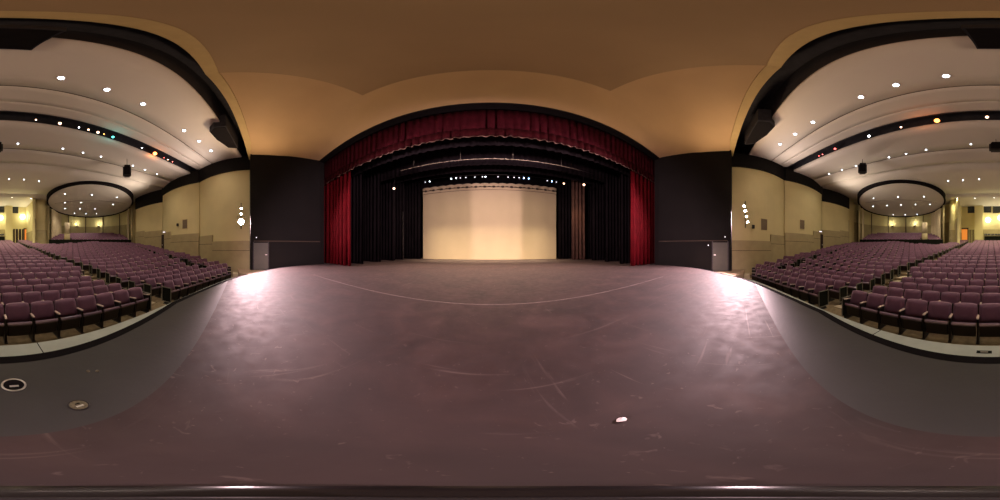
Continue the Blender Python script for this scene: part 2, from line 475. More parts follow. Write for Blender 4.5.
# ------------------------------------------------------------------ proscenium: side walls, header, shell
ZP = 8.14
for s, nm in ((-1, 'left'), (1, 'right')):
    bm = bmesh.new()
    pts = [(s * 9.75, 5.4), (s * 10.25, 0.62), (s * 11.3, 0.62), (s * 11.3, 0.9), (s * 10.5, 0.9), (s * 10.1, 5.75), (s * 9.75, 5.75)]
    prism(bm, pts, -1.0, 8.5)
    struct(link('wall_proscenium_' + nm, bm, M['blackwall']), 'tall black wall beside the stage opening, %s' % nm)
    bm = bmesh.new()   # rail moulding along the black wall
    strip_solid(bm, [(s * 9.76, 5.4), (s * 10.23, 0.85)], [(s * 9.72, 5.4), (s * 10.19, 0.85)], 1.56, 1.62)
    struct(link('trim_3' if s < 0 else 'trim_4', bm, M['reveal']))
    # door in the black wall
    d = thing('door_1' if s < 0 else 'door_2', 'grey green door low in the black wall at the %s end of the apron' % nm, 'door', (s * 10.09, 1.30, -0.31), 0)
    d['kind'] = 'structure'
    ang = atan2(4.78, -s * 0.6) if False else 0
    ax = Vector((s * 0.125, -0.992, 0)); ax.normalize()
    def dpt(a, off, z, base=Vector((s * 10.115, 1.30, -0.31))):
        nrm = Vector((-s * 0.992, -0.125, 0))
        return Vector((s * 10.115, 1.30, 0)) + ax * a + nrm * off + Vector((0, 0, z)) - Vector((s * 10.09, 1.30, 0))
    def dbox(a0, a1, o0, o1, z0, z1):
        b = bmesh.new()
        vs = [b.verts.new(dpt(a, o, z)) for z in (z0, z1) for (a, o) in ((a0, o0), (a1, o0), (a1, o1), (a0, o1))]
        for q in ((0, 1, 2, 3), (4, 5, 6, 7), (0, 1, 5, 4), (1, 2, 6, 5), (2, 3, 7, 6), (3, 0, 4, 7)): b.faces.new([vs[i] for i in q])
        return b
    link('door_leaf', dbox(-0.45, 0.45, 0.01, 0.05, 0.0, 1.78), M['door'], d)
    link('door_frame', dbox(-0.52, -0.45, 0.01, 0.07, 0.0, 1.85), M['iron'], d)
    link('door_frame', dbox(0.45, 0.52, 0.01, 0.07, 0.0, 1.85), M['iron'], d)
    link('door_handle', dbox(-0.40, -0.28, 0.05, 0.09, 0.98, 1.02), M['metal'], d)
    # small indicator lamps on the black wall
    for k, (yy, zz) in enumerate(((1.0, 1.82), (2.05, 1.30))):
        if s < 0 and k == 1: continue
        xw = s * (9.73 + (5.4 - yy) / 4.78 * 0.5)
        w = thing('wall_indicator', ('small round lit indicator on the %s black wall beside the door' if k == 0 else 'small round lit indicator on the %s black wall, the one nearer the curtain') % nm, 'indicator light', (xw, yy, zz))
        b = bmesh.new(); cyl(b, (0.0, 0, 0), (-s * 0.04, 0, 0), 0.045, 0.045, 12); link('housing', b, M['iron'], w)
        b = bmesh.new(); cyl(b, (-s * 0.04, 0, 0), (-s * 0.05, 0, 0), 0.032, 0.028, 12); link('lens', b, M['e_dim'], w)
# header over the opening
bm = bmesh.new(); box(bm, (0, 5.575, 9.0), (19.9, 0.35, 1.76))
struct(link('wall_header', bm, M['shell']), 'plaster wall over the stage opening')
bm = bmesh.new(); box(bm, (0, 5.56, 8.09), (19.5, 0.40, 0.11))
struct(link('trim_5', bm, M['black']), 'black edge along the top of the stage opening')

# plaster shell: flat panel and coved slopes
inner = [(-4.15, -0.97, 10.0), (-4.15, 0.8, 10.0), (-4.15, 2.6, 10.0), (-4.2, 4.25, 10.0), (-2.8, 4.25, 10.0), (-1.4, 4.25, 10.0), (0, 4.25, 10.0)]
inner += [(-x, y, z) for x, y, z in inner[-2::-1]]
outer = [(-11.0, 0.58, 8.2), (-10.35, 0.75, 8.14), (-9.95, 3.1, 8.14), (-9.75, 5.42, 8.14), (-6.4, 5.42, 8.14), (-3.2, 5.42, 8.14), (0, 5.42, 8.14)]
outer += [(-x, y, z) for x, y, z in outer[-2::-1]]
bm = bmesh.new(); grid = []
NT = 8
for a, b in zip(inner, outer):
    row = []
    for k in range(NT + 1):
        t_ = k / NT
        zz = lerp(a[2], b[2], t_ ** 1.15)
        row.append(bm.verts.new((lerp(a[0], b[0], t_), lerp(a[1], b[1], t_), zz)))
    grid.append(row)
for i in range(len(grid) - 1):
    for k in range(NT):
        bm.faces.new((grid[i][k], grid[i + 1][k], grid[i + 1][k + 1], grid[i][k + 1]))
shell = link('ceiling', bm, M['shell'], None, True)
struct(shell, 'tan plaster ceiling sloping down to the stage opening')
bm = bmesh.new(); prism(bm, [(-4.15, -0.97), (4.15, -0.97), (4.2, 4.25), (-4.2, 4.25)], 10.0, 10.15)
struct(link('ceiling', bm, M['shellflat']), 'flat plaster ceiling panel over the apron, darkened for weaker light')
# yellow lip along the rear edge of the shell
bm = bmesh.new()
lipA = [(-10.9, 0.56, 8.12), (-8, -0.10, 8.98), (-6, -0.56, 9.52), (-4.15, -1.0, 9.93), (0, -1.0, 9.93), (4.15, -1.0, 9.93), (6, -0.56, 9.52), (8, -0.10, 8.98), (10.9, 0.56, 8.12)]
va = []
for (x, y, z) in lipA:
    va.append([bm.verts.new((x, y, z)), bm.verts.new((x * 0.985, y + 0.38, z)), bm.verts.new((x * 0.985, y + 0.38, z + 0.15)), bm.verts.new((x, y, z + 0.15))])
for i in range(len(va) - 1):
    for k in range(4): bm.faces.new((va[i][k], va[i][(k + 1) % 4], va[i + 1][(k + 1) % 4], va[i + 1][k]))
bm.faces.new(va[0]); bm.faces.new(va[-1][::-1])
struct(link('trim_6', bm, M['lip']), 'yellow plaster lip along the lighting slot')
# black lighting slot behind the shell
def hy(x, D):
    w = min(1, max(0, (4.42 - D) / 2.7))
    return -D + x * x / (66.0 + 20 * w) - 0.027 * w * x
def hpts(D, X=13.0, n=40): return [(lerp(-X, X, i / n), hy(lerp(-X, X, i / n), D)) for i in range(n + 1)]
bm = bmesh.new()
box(bm, (0, -0.4, 11.0), (27, 3.4, 0.1))
box(bm, (0, 0.75, 10.8), (27, 0.08, 1.0))
strip_solid(bm, hpts(1.725, 13.0, 56), hpts(1.80, 13.0, 56), 8.51, 11.0)
struct(link('ceiling', bm, M['slot']), 'black lighting slot in the ceiling over the stage lip')
def speaker_box(name, label, pts, z0, z1):
    cx = sum(p[0] for p in pts) / len(pts); cy = sum(p[1] for p in pts) / len(pts)
    t = thing(name, label, 'speaker', (cx, cy, z0))
    bm = bmesh.new(); prism(bm, [(p[0] - cx, p[1] - cy) for p in pts], 0.03, z1 - z0); link('cabinet', bm, M['slot'], t)
    bm = bmesh.new(); prism(bm, [((p[0] - cx) * 0.93, (p[1] - cy) * 0.93) for p in pts], 0.0, 0.03); link('grille', bm, M['black'], t)
speaker_box('ceiling_speaker', 'black speaker housing in the middle of the ceiling slot', [(-0.42, -1.3), (0.50, -1.3), (0.50, -1.72), (0.46, -2.36), (-0.36, -2.36), (-0.42, -1.72)], 8.40, 9.4)
for s, nm in ((-1, 'left'), (1, 'right')):
    speaker_box('ceiling_speaker', 'black speaker housing at the %s end of the ceiling slot' % nm, [(s * 6.9, -0.7), (s * 6.9, -1.25), (s * 7.3, -1.52), (s * 8.2, -1.30), (s * 9.2, -0.75), (s * 9.3, -0.2)], 8.05, 9.2)

# ------------------------------------------------------------------ stage house
bm = bmesh.new()
box(bm, (-14.1, 12, 5.9), (0.2, 13.2, 12.2)); struct(link('wall_left', bm, M['black']), 'black side wall backstage')
bm = bmesh.new(); box(bm, (14.1, 12, 5.9), (0.2, 13.2, 12.2)); struct(link('wall_right', bm, M['black']), 'black side wall backstage')
bm = bmesh.new(); box(bm, (0, 18.6, 5.9), (28.4, 0.2, 12.2)); struct(link('wall_back', bm, M['black']), 'black wall behind the backdrop')
bm = bmesh.new(); box(bm, (0, 12.2, 12.05), (28.4, 13, 0.1)); struct(link('ceiling', bm, M['black']), 'black grid over the stage')
for s in (-1, 1):
    bm = bmesh.new(); box(bm, (s * 12.0, 5.72, 4.0), (4.2, 0.1, 8.0)); struct(link('wall_return_' + ('left' if s < 0 else 'right'), bm, M['black']))
bm = bmesh.new(); box(bm, (0, 5.8, 10.4), (28, 0.1, 3.4)); struct(link('wall_above_header', bm, M['black']))

# main red curtain, drawn to both sides
for s, nm, xi in ((-1, 'left', 7.22), (1, 'right', 7.75)):
    o = link('stage_curtain', drape_bm((s * 10.6, 6.15), (s * xi, 6.15), 0.02, 7.6, 0.10, 0.42, seed=3 + s, nz=3), M['red'], None, True)
    tag(o, 'tall red velour curtain drawn to the %s side of the stage' % nm, 'curtain', 'main red curtains')
# red valance: pleated upper cloth, lower band, fringe
v = thing('valance', 'wide red pleated valance across the top of the stage opening', 'valance', (0, 5.95, 6.0))
def shift(bm, v0):
    for q in bm.verts: q.co -= Vector(v0)
    return bm
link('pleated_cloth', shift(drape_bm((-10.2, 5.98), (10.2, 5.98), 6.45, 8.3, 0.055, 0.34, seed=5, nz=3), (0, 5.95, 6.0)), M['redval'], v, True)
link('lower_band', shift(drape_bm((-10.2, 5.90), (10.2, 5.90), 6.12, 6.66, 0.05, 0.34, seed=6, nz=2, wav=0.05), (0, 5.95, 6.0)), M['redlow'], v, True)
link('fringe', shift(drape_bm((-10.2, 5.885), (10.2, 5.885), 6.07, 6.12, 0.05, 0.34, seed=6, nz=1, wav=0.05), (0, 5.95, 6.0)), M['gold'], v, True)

# black legs and borders
ords = ['first', 'second', 'third', 'fourth', 'fifth']
legsL = [(7.7, -7.65), (10.0, -8.0), (12.2, -8.2), (14.0, -8.3), (16.0, -7.28)]
legsR = [(7.7, 8.3), (10.0, 8.9), (12.2, 9.2), (14.6, 9.75), (16.0, 7.42)]
for i, (y, x) in enumerate(legsL):
    o = link('leg_drape', drape_bm((-13.6, y), (x, y), 0.02, 9.5, 0.09, 0.38, seed=20 + i, nz=2), M['velour'], None, True)
    tag(o, 'black velour leg drape left of the stage, %s behind the red curtain' % ords[i], 'drape', 'black leg drapes')
for i, (y, x) in enumerate(legsR):
    o = link('leg_drape', drape_bm((x, y), (13.6, y), 0.02, 9.5, 0.09, 0.38, seed=30 + i, nz=2), M['velour'], None, True)
    tag(o, 'black velour leg drape right of the stage, %s behind the red curtain' % ords[i], 'drape', 'black leg drapes')
o = link('tab_drape', drape_bm((8.05, 14.1), (9.6, 14.1), 0.02, 9.0, 0.11, 0.40, seed=41, nz=2), M['brownvelour'], None, True)
tag(o, 'narrow brown drape catching the light right of the cream backdrop', 'drape')
for i, (y, zb) in enumerate(((7.25, 6.6), (10.45, 7.2), (13.0, 8.0))):
    o = link('border_drape', drape_bm((-13.5, y), (13.5, y), zb, 11.98, 0.05, 0.4, seed=50 + i, nz=1, res=4), M['velour'], None, True)
    tag(o, 'black border drape hung across the stage, %s behind the valance' % ords[i], 'drape', 'black border drapes')
# batten
bt = thing('batten_pipe', 'thin pale batten pipe hung across the stage below the black borders', 'pipe', (0, 9.0, 6.8))
bm = bmesh.new(); cyl(bm, (-5.5, 0, 0), (7.0, 0, 0), 0.022, n=10); link('pipe', bm, mat('worn_pipe', (0.045, 0.036, 0.032), 0.5, metal=0.4), bt, True)
for xx in (-4.5, -1.5, 1.5, 4.5):
    bm = bmesh.new(); cyl(bm, (xx, 0, 0.015), (xx, 0, 5.2), 0.006, n=6); link('hanging_cable', bm, M['iron'], bt)

# cream backdrop with swagged top
cy = thing('backdrop', 'large cream backdrop cloth hung at the rear of the stage', 'backdrop', (0.06, 16.5, 0.05))
bm = bmesh.new()
N = 60
fr = []
for i in range(N + 1):
    x = lerp(-7.33, 7.33, i / N)
    fr.append([bm.verts.new((x, 0.012 * sin(x * 3.1), z)) for z in (0, 2.5, 5.0, 7.5)])
for i in range(N):
    for k in range(3): bm.faces.new((fr[i][k], fr[i + 1][k], fr[i + 1][k + 1], fr[i][k + 1]))
cl = link('cloth', bm, M['cyc'], cy)
md = cl.modifiers.new('solid', 'SOLIDIFY'); md.thickness = 0.02
bm = bmesh.new()   # gathered heading: scalloped swags
n_sw = 16; wS = 14.66 / n_sw
for k in range(n_sw):
    x0 = -7.33 + k * wS
    top = []; bot = []
    for j in range(9):
        u = j / 8
        x = x0 + wS * u
        sag = 0.22 * (4 * u * (1 - u))
        top.append(bm.verts.new((x, -0.08 - 0.05 * sin(pi * u), 8.22 + 0.07 * sin(pi * u))))
        bot.append(bm.verts.new((x, -0.10 - 0.10 * sin(pi * u), 7.94 - sag * 0.5)))
    for j in range(8): bm.faces.new((top[j], top[j + 1], bot[j + 1], bot[j]))
hd = link('swagged_heading', bm, M['cyc'], cy)
md = hd.modifiers.new('solid', 'SOLIDIFY'); md.thickness = 0.015
bm = bmesh.new(); box(bm, (0, -0.03, 7.66), (14.66, 0.05, 0.34)); link('heading_band', bm, M['cyc'], cy)
bm = bmesh.new(); box(bm, (0, -0.07, 7.50), (14.66, 0.03, 0.03)); link('hem_line', bm, M['reveal'], cy)
for k in range(n_sw + 1 - 1):
    bm = bmesh.new(); x = -7.33 + (k + 0.5) * wS
    bmesh.ops.create_uvsphere(bm, u_segments=12, v_segments=8, radius=1, matrix=Matrix.Translation((x, -0.24, 7.80)) @ Matrix.Diagonal((0.19, 0.06, 0.12, 1)))
    link('swag_shadow', bm, M['reveal'], cy, True)  # dark ovals paint the shade in the hollows of the gathered heading
bm = bmesh.new(); box(bm, (0, 0, -0.02), (14.66, 0.05, 0.05)); link('bottom_pipe', bm, M['cyc'], cy)

# ------------------------------------------------------------------ lights on stage
def lamp(name, label, loc, target, lens, r=0.1, L=0.3, group=None, cat='spotlight', yoke=True):
    t = thing(name, label, cat, loc, 0, group)
    d = (Vector(target) - Vector(loc)).normalized()
    bm = bmesh.new(); cyl(bm, -d * L, d * 0.0, r * 0.8, r, 14); cyl(bm, -d * (L + 0.08), -d * L, r * 0.4, r * 0.8, 14)
    link('body', bm, M['iron'], t, False)
    bm = bmesh.new(); cyl(bm, d * 0.0, d * 0.012, r * 0.86, r * 0.8, 14); link('lens', bm, lens, t)
    if yoke:
        sd = d.cross(Vector((0, 0, 1))).normalized()
        bm = bmesh.new(); m_ = -d * L * 0.5
        cyl(bm, m_ + sd * (r + .02), m_ + sd * (r + .02) + Vector((0, 0, r * 1.8)), 0.012, n=6)
        cyl(bm, m_ - sd * (r + .02), m_ - sd * (r + .02) + Vector((0, 0, r * 1.8)), 0.012, n=6)
        cyl(bm, m_ - sd * (r + .02) + Vector((0, 0, r * 1.8)), m_ + sd * (r + .02) + Vector((0, 0, r * 1.8)), 0.012, n=6)
        cyl(bm, m_ + Vector((0, 0, r * 1.8)), m_ + Vector((0, 0, r * 1.8 + 0.12)), 0.018, n=6)
        link('yoke', bm, M['iron'], t)
    return t
def view_dir(px, py):
    a = radians((px - 500) * 0.36 + 3.2); e = radians((250 - py) * 0.36)
    return Vector((sin(a) * cos(e), cos(a) * cos(e), sin(e)))
CAM = Vector((0.25, 0, 1.0))
BAR_Y, BAR_Z = 14.5, 8.15
bar = thing('lighting_bar', 'long black lighting bar hung above the cream backdrop', 'lighting bar', (0, BAR_Y, BAR_Z + 0.28))
bm = bmesh.new(); cyl(bm, (-7.4, 0, 0), (7.4, 0, 0), 0.028, n=10); link('pipe', bm, M['iron'], bar, True)
for xx in (-6, -3, 0, 3, 6):
    bm = bmesh.new(); cyl(bm, (xx, 0, 0.02), (xx, 0, 3.58), 0.006, n=6); link('hanging_cable', bm, M['iron'], bar)
barl = [(425.5, 'e_dim'), (430, 'e_white'), (451.5, 'e_white'), (456.3, 'e_white'), (460.5, 'e_dim'), (466, 'e_dim'), (475, 'e_dim'), (482.5, 'e_dim'), (485.5, 'e_white'), (498, 'e_dim'), (508, 'e_dim'), (514, 'e_dim'), (519, 'e_dim'), (523.7, 'e_blue'), (528.5, 'e_blue'), (547, 'e_dim'), (551.5, 'e_blue'), (556, 'e_dim')]
words = {'e_dim': 'dimly lit', 'e_white': 'bright white', 'e_blue': 'bluish lit'}
onum = ['first', 'second', 'third', 'fourth', 'fifth', 'sixth', 'seventh', 'eighth', 'ninth', 'tenth', 'eleventh', 'twelfth', 'thirteenth', 'fourteenth', 'fifteenth', 'sixteenth', 'seventeenth', 'eighteenth', 'nineteenth', 'twentieth', 'twenty-first', 'twenty-second', 'twenty-third', 'twenty-fourth']
for i, (px, mk) in enumerate(barl):
    a = radians((px - 500) * 0.36 + 3.2)
    x = 0.25 + BAR_Y * tan(a)
    lamp('stage_light', 'small %s stage light on the bar over the backdrop, %s from its left end' % (words[mk], onum[i]), (x, BAR_Y - 0.08, BAR_Z), (x * 0.6, 4, 1.5), M[mk], 0.06, 0.16, 'stage lights on the bar over the backdrop')
lamp('stage_light', 'small amber stage light at the right end of the bar over the backdrop', (7.35, BAR_Y - 0.08, 8.13), (4, 4, 1), M['e_warm'], 0.09, 0.16)
for s, px, py, nm in ((-1, 394, 188.5, 'left'), (1, 584, 184.8, 'right')):
    d = view_dir(px, py); k = 10.9 / d.y; p = CAM + d * k
    col_ = 'e_warm' if s > 0 else 'e_red'
    t = lamp('side_light', 'bright lamp hung in front of the black drapes, %s side of the stage' % nm, p, CAM + Vector((0, 1, 0)), M['e_warm'], 0.10, 0.22)
    bm = bmesh.new(); cyl(bm, (0, 0.1, 0.28), (0, 0.1, 12.02 - p.z), 0.012, n=6); link('drop_pipe', bm, M['iron'], t)
light('SPOT', 'drape_light', (7.8, 11.4, 6.8), 130, (1.0, 0.6, 0.36), target=(8.8, 14.0, 3.0), size=0.1, spot=60, blend=0.8)
bm = bmesh.new(); cyl(bm, (-8.32, 13.86, 0.0), (-8.32, 13.86, 5.0), 0.022, n=8)
tag(link('boom_pipe', bm, mat('grey_pipe', (0.16, 0.14, 0.13), 0.4, metal=0.5), None, True), 'thin grey upright pipe at the edge of the left drapes near the backdrop', 'pipe')

# ------------------------------------------------------------------ auditorium walls
WP = [((11.15, 0.62), (13.2, -3.6), 0.42), ((13.06, -3.60), (15.3, -8.35), 0.40), ((15.5, -8.5), (16.6, -13.1), 0.25)]
TOPS = [7.3, 7.25, 6.55]
WSC = [((0.0, 0.62), 1.62), ((0.62, 1.0), 2.15)]
wnum = 7
def wall_x(y):
    for (p, q, b) in WP:
        if q[1] <= y <= p[1]:
            return lerp(p[0], q[0], (p[1] - y) / (p[1] - q[1])) - 0.3
    return 11.0 if y > 0 else 16.6
def offset_line(pts, d):
    out = []
    for i, p in enumerate(pts):
        a = pts[max(0, i - 1)]; b = pts[min(len(pts) - 1, i + 1)]
        tx, ty = b[0] - a[0], b[1] - a[1]; L = hypot(tx, ty)
        out.append((p[0] + ty / L * d, p[1] - tx / L * d))
    return out
for s, nm in ((-1, 'left'), (1, 'right')):
    for k, (p, q, bl) in enumerate(WP):
        base = arc_between(p, q, -bl, 16)      # bowed into the room on the right-hand side
        inn = base; out = offset_line(base, -0.35)
        f = lambda L: [(s * x, y) for x, y in L]
        bm = bmesh.new(); strip_solid(bm, f(inn), f(out), -1.0, TOPS[k])
        struct(link('wall_%s' % nm, bm, M['wall']), 'bowed yellow %s wall panel, %s from the stage' % (nm, ords[k]))
        # black cornice above the panel up to the ceiling
        bm = bmesh.new(); strip_solid(bm, f(offset_line(base, 0.12)), f(offset_line(base, -0.6)), TOPS[k] - 0.02, 8.55)
        struct(link('trim_%d' % wnum, bm, M['blackwall']), 'black cornice over the wall panel'); wnum += 1
        # olive dado, stepping up with the rake
        secs = {0: [(0.0, 0.62, 1.66), (0.62, 1.0, 2.17)], 1: [(0.0, 0.60, 2.45), (0.60, 1.0, 2.85)], 2: [(0.0, 0.55, 3.22), (0.55, 1.0, 3.4)]}[k]
        n = len(base) - 1
        for (t0, t1, zt) in secs:
            seg = base[int(round(t0 * n)):int(round(t1 * n)) + 1]
            bm = bmesh.new(); strip_solid(bm, f(offset_line(seg, 0.10)), f(offset_line(seg, -0.05)), -1.0, zt)
            struct(link('trim_%d' % wnum, bm, M['wainscot']), 'olive dado along the wall panel'); wnum += 1
            for zz in (0.72,):
                bm = bmesh.new(); strip_solid(bm, f(offset_line(seg, 0.106)), f(offset_line(seg, 0.0)), zt - zz, zt - zz + 0.03)
                struct(link('trim_%d' % wnum, bm, M['reveal'])); wnum += 1
    # filler walls behind the joints between panels
    bm = bmesh.new()
    pl = [(11.3, 0.9), (13.9, -3.5), (15.9, -8.2), (17.4, -13.0), (17.7, -15.0)]
    strip_solid(bm, [(s * x, y) for x, y in pl], [(s * (x + 0.3), y) for x, y in pl], -1.0, 8.6)
    struct(link('wall_%s' % nm, bm, M['wall']), 'yellow wall behind the bowed panels')
    # exit doorway between the second and third panel
    d = thing('door_3' if s < 0 else 'door_4', 'dark exit doorway between the second and third yellow %s wall panels' % nm, 'door', (s * 14.86, -7.9, 0.55), s * radians(26))
    d['kind'] = 'structure'
    bm = bmesh.new(); box(bm, (0, 0, 1.05), (0.12, 0.95, 2.1)); link('door_leaf', bm, M['doordark'], d)
    bm = bmesh.new(); box(bm, (0, 0.52, 1.08), (0.18, 0.08, 2.2)); box(bm, (0, -0.52, 1.08), (0.18, 0.08, 2.2)); box(bm, (0, 0, 2.16), (0.18, 1.1, 0.08)); link('door_frame', bm, M['wainscot'], d)
    bm = bmesh.new(); box(bm, (-s * 0.08, -0.30, 1.0), (0.05, 0.05, 0.12)); link('door_handle', bm, M['metal'], d)
    e = thing('exit_lamp', 'small lit lamp over the dark exit doorway in the %s wall' % nm, 'lamp', (s * 14.74, -7.86, 2.92))
    bm = bmesh.new(); box(bm, (0, 0, 0), (0.12, 0.34, 0.14), bevel=0.02); link('housing', bm, M['iron'], e)
    bm = bmesh.new(); box(bm, (-s * 0.065, 0, -0.01), (0.03, 0.28, 0.09), bevel=0.01); link('lens', bm, M['e_dim'], e)

# wall grilles and little wall speakers
def on_wall(px, py, k, inset):
    """point where the view ray meets wall panel k, moved inset toward the room"""
    d = view_dir(px, py); s = 1 if d.x > 0 else -1
    p, q, bl = WP[k]
    base = [(s * x, y) for x, y in arc_between(p, q, -bl, 40)]
    for a, b in zip(base, base[1:]):
        ex, ey = b[0] - a[0], b[1] - a[1]
        det = d.x * (-ey) + ex * d.y
        if abs(det) < 1e-9: continue
        wx, wy = a[0] - CAM.x, a[1] - CAM.y
        t_ = (wx * (-ey) + ex * wy) / det
        u_ = (d.x * wy - d.y * wx) / det
        if -0.01 <= u_ <= 1.01 and t_ > 0:
            P = CAM + d * t_
            n = Vector((-s * abs(ey), -s * ex * (1 if ey < 0 else -1), 0)).normalized()
            n = Vector((ey, -ex, 0)).normalized()
            if n.dot(P - CAM) > 0: n = -n
            return P + n * inset, atan2(n.y, n.x)
    raise ValueError((px, py, k))
for (px, py, k, nm) in ((764, 224.5, 0, 'right wall panel nearest the stage'), (802, 224.5, 1, 'second right wall panel'), (185, 224, 1, 'second left wall panel')):
    P, a = on_wall(px, py, k, 0.012)
    t = thing('wall_grille', 'brown rectangular vent grille on the yellow %s' % nm, 'grille', P, a)
    bm = bmesh.new(); box(bm, (0, 0, 0), (0.03, 0.62, 0.92), bevel=0.008); link('grille_frame', bm, M['wall'], t)
    bm = bmesh.new(); box(bm, (0.02, 0, 0), (0.012, 0.52, 0.82))
    for j in range(14): box(bm, (0.03, 0, -0.38 + j * 0.058), (0.012, 0.52, 0.02))
    link('slats', bm, M['grille'], t)
for (px, py, k, nm) in ((752.5, 227, 0, 'beside the box boom on the right wall'), (178.5, 225, 1, 'beside the grille on the left wall')):
    P, a = on_wall(px, py, k, 0.02)
    t = thing('wall_speaker', 'tiny dark wall speaker %s' % nm, 'speaker', P, a)
    bm = bmesh.new(); box(bm, (0.12, 0, 0), (0.16, 0.18, 0.26), bevel=0.02); link('cabinet', bm, M['iron'], t)
    bm = bmesh.new(); box(bm, (0.02, 0, 0), (0.06, 0.05, 0.05)); link('bracket', bm, M['iron'], t)

# box booms with their lamps
for s, base, zs, nm in ((-1, LAMP_L, (2.95, 3.52, 3.92), 'left'), (1, LAMP_R, (2.86, 3.22, 3.62, 3.95), 'right')):
    X = s * 11.02
    bmn = thing('box_boom', 'black vertical boom pipe on the yellow %s wall beside the stage' % nm, 'lighting boom', (s * 10.95, base[1], 2.5))
    bm = bmesh.new(); cyl(bm, (0, 0, 0), (0, 0, 1.9), 0.03, n=8); link('pipe', bm, M['iron'], bmn, True)
    for zz in (0.15, 1.75):
        bm = bmesh.new(); cyl(bm, (0, 0, zz), (s * 0.42, 0, zz), 0.02, n=8); link('bracket', bm, M['iron'], bmn)
    for i, z in enumerate(zs):
        big = (s < 0 and i == 0)
        p = (s * 10.66, base[1] - (0.0 if s < 0 else 0.15 - 0.08 * i), z)
        lens = M['e_boom']
        lamp('boom_spotlight', 'lit spotlight on the %s wall boom, %s from its bottom' % (nm, ords[i]), p, (0, 1.5, 1.0), lens, 0.23 if big else 0.07, 0.24, 'spotlights on the %s wall boom' % nm)

# ------------------------------------------------------------------ auditorium ceiling
def ceil_strip(D0, D1, z0, z1, m, X=18.5, label=None, name='ceiling', n=56, split=4):
    bm = bmesh.new(); g = []
    for i in range(n + 1):
        x = lerp(-X, X, i / n)
        row = []
        for k in range(split + 1):
            D = lerp(D0, D1, k / split); row.append((x, hy(x, D), lerp(z0, z1, k / split)))
        g.append(row)
    B = [[bm.verts.new(p) for p in r] for r in g]
    T = [[bm.verts.new((p[0], p[1], p[2] + 0.15)) for p in r] for r in g]
    for i in range(n):
        for k in range(split):
            bm.faces.new((B[i][k], B[i + 1][k], B[i + 1][k + 1], B[i][k + 1]))
            bm.faces.new((T[i][k + 1], T[i + 1][k + 1], T[i + 1][k], T[i][k]))
        bm.faces.new((B[i][0], T[i][0], T[i + 1][0], B[i + 1][0]))
        bm.faces.new((B[i][split], B[i + 1][split], T[i + 1][split], T[i][split]))
    o = link(name, bm, m, None, True)
    for p in o.data.polygons:
        if abs(p.normal.z) < 0.5: p.use_smooth = False
    return struct(o, label)
ceil_strip(1.72, 4.42, 8.5, 8.5, M['ceil'], 13, 'front plaster ceiling band over the pit rail')
ceil_strip(4.42, 4.47, 8.503, 8.503, M['reveal'], 13, 'dark reveal line in the ceiling')
ceil_strip(4.47, 5.55, 8.5, 8.52, M['ceil'], 13, 'narrow plaster ceiling band')
ceil_strip(5.55, 6.44, 8.52, 8.66, M['ceil'], 13, 'ceiling band curling up to the light slot')
ceil_strip(7.02, 9.66, 8.32, 8.22, M['ceil'], 17, 'plaster ceiling band behind the light slot')
ceil_strip(9.66, 9.71, 8.215, 8.215, M['reveal'], 17, 'dark reveal line in the ceiling')
ceil_strip(9.71, 11.4, 8.20, 8.02, M['ceil'], 18.5, 'plaster ceiling band sloping down')
ceil_strip(11.4, 19.0, 8.14, 8.05, M['ceil'], 18.5, 'broad plaster ceiling band')
ceil_strip(19.0, 19.05, 8.055, 8.055, M['reveal'], 18.5, 'dark reveal line in the ceiling')
ceil_strip(19.05, 27.5, 8.05, 8.2, M['ceil'], 20, 'rear plaster ceiling band')
# slot interior
bm = bmesh.new()
strip_solid(bm, hpts(6.44, 17), hpts(6.38, 17), 8.62, 9.6)
strip_solid(bm, hpts(7.10, 17), hpts(7.03, 17), 8.36, 9.6)
strip_solid(bm, hpts(6.38, 17), hpts(7.1, 17), 9.6, 9.7)
struct(link('ceiling', bm, M['slot']), 'dark arched light slot across the auditorium ceiling')
# lights in the slot
slotl = [(36, 'e_warm', .045, 'small warm'), (60, 'e_warm', .085, 'warm white'), (79, 'e_white', .05, 'small white'), (88.5, 'e_warm', .06, 'pinkish warm'), (98, 'e_warm', .085, 'bright warm'), (104, 'e_orange', .045, 'small orange'), (113, 'e_teal', .085, 'teal'), (142, 'e_white', .045, 'faint white'), (155, 'e_orange', .16, 'large orange'), (164, 'e_red', .04, 'small red'), (168, 'e_warm', .05, 'small pink'), (172.5, 'e_red', .045, 'small red outermost'),
         (819, 'e_red', .045, 'small red outermost'), (822.5, 'e_red', .045, 'small red'), (835, 'e_red', .085, 'bright red'), (869, 'e_white', .08, 'bright white'), (901, 'e_warm', .06, 'pale orange'), (937, 'e_orange', .15, 'large orange'), (987, 'e_warm', .085, 'warm white')]
for i, (px, mk, r, w) in enumerate(slotl):
    a = radians((px - 500) * 0.36 + 3.2); dx, dy = sin(a), cos(a)
    # meet the arc D = 6.62
    tt = 5.0
    for _ in range(40):
        x = 0.25 + dx * tt; y = dy * tt
        tt += (hy(x, 6.72) - y) / dy * 0.5 if abs(dy) > .1 else 0
    x = 0.25 + dx * tt; y = dy * tt
    side = 'left' if px < 500 else 'right'
    cnt = sum(1 for q in slotl[:i + 1] if (q[0] < 500) == (px < 500))
    lb = '%s spotlight in the arched ceiling slot, %s in the right half' % (w, onum[cnt - 1]) if px > 500 else '%s spotlight in the arched ceiling slot, %s counting rightwards in the left half' % (w, onum[cnt - 1])
    lamp('slot_spotlight', lb, (x, y, 8.42), (x * 0.3, 3, 1.0), M[mk], r, 0.22, 'spotlights in the arched ceiling slot')
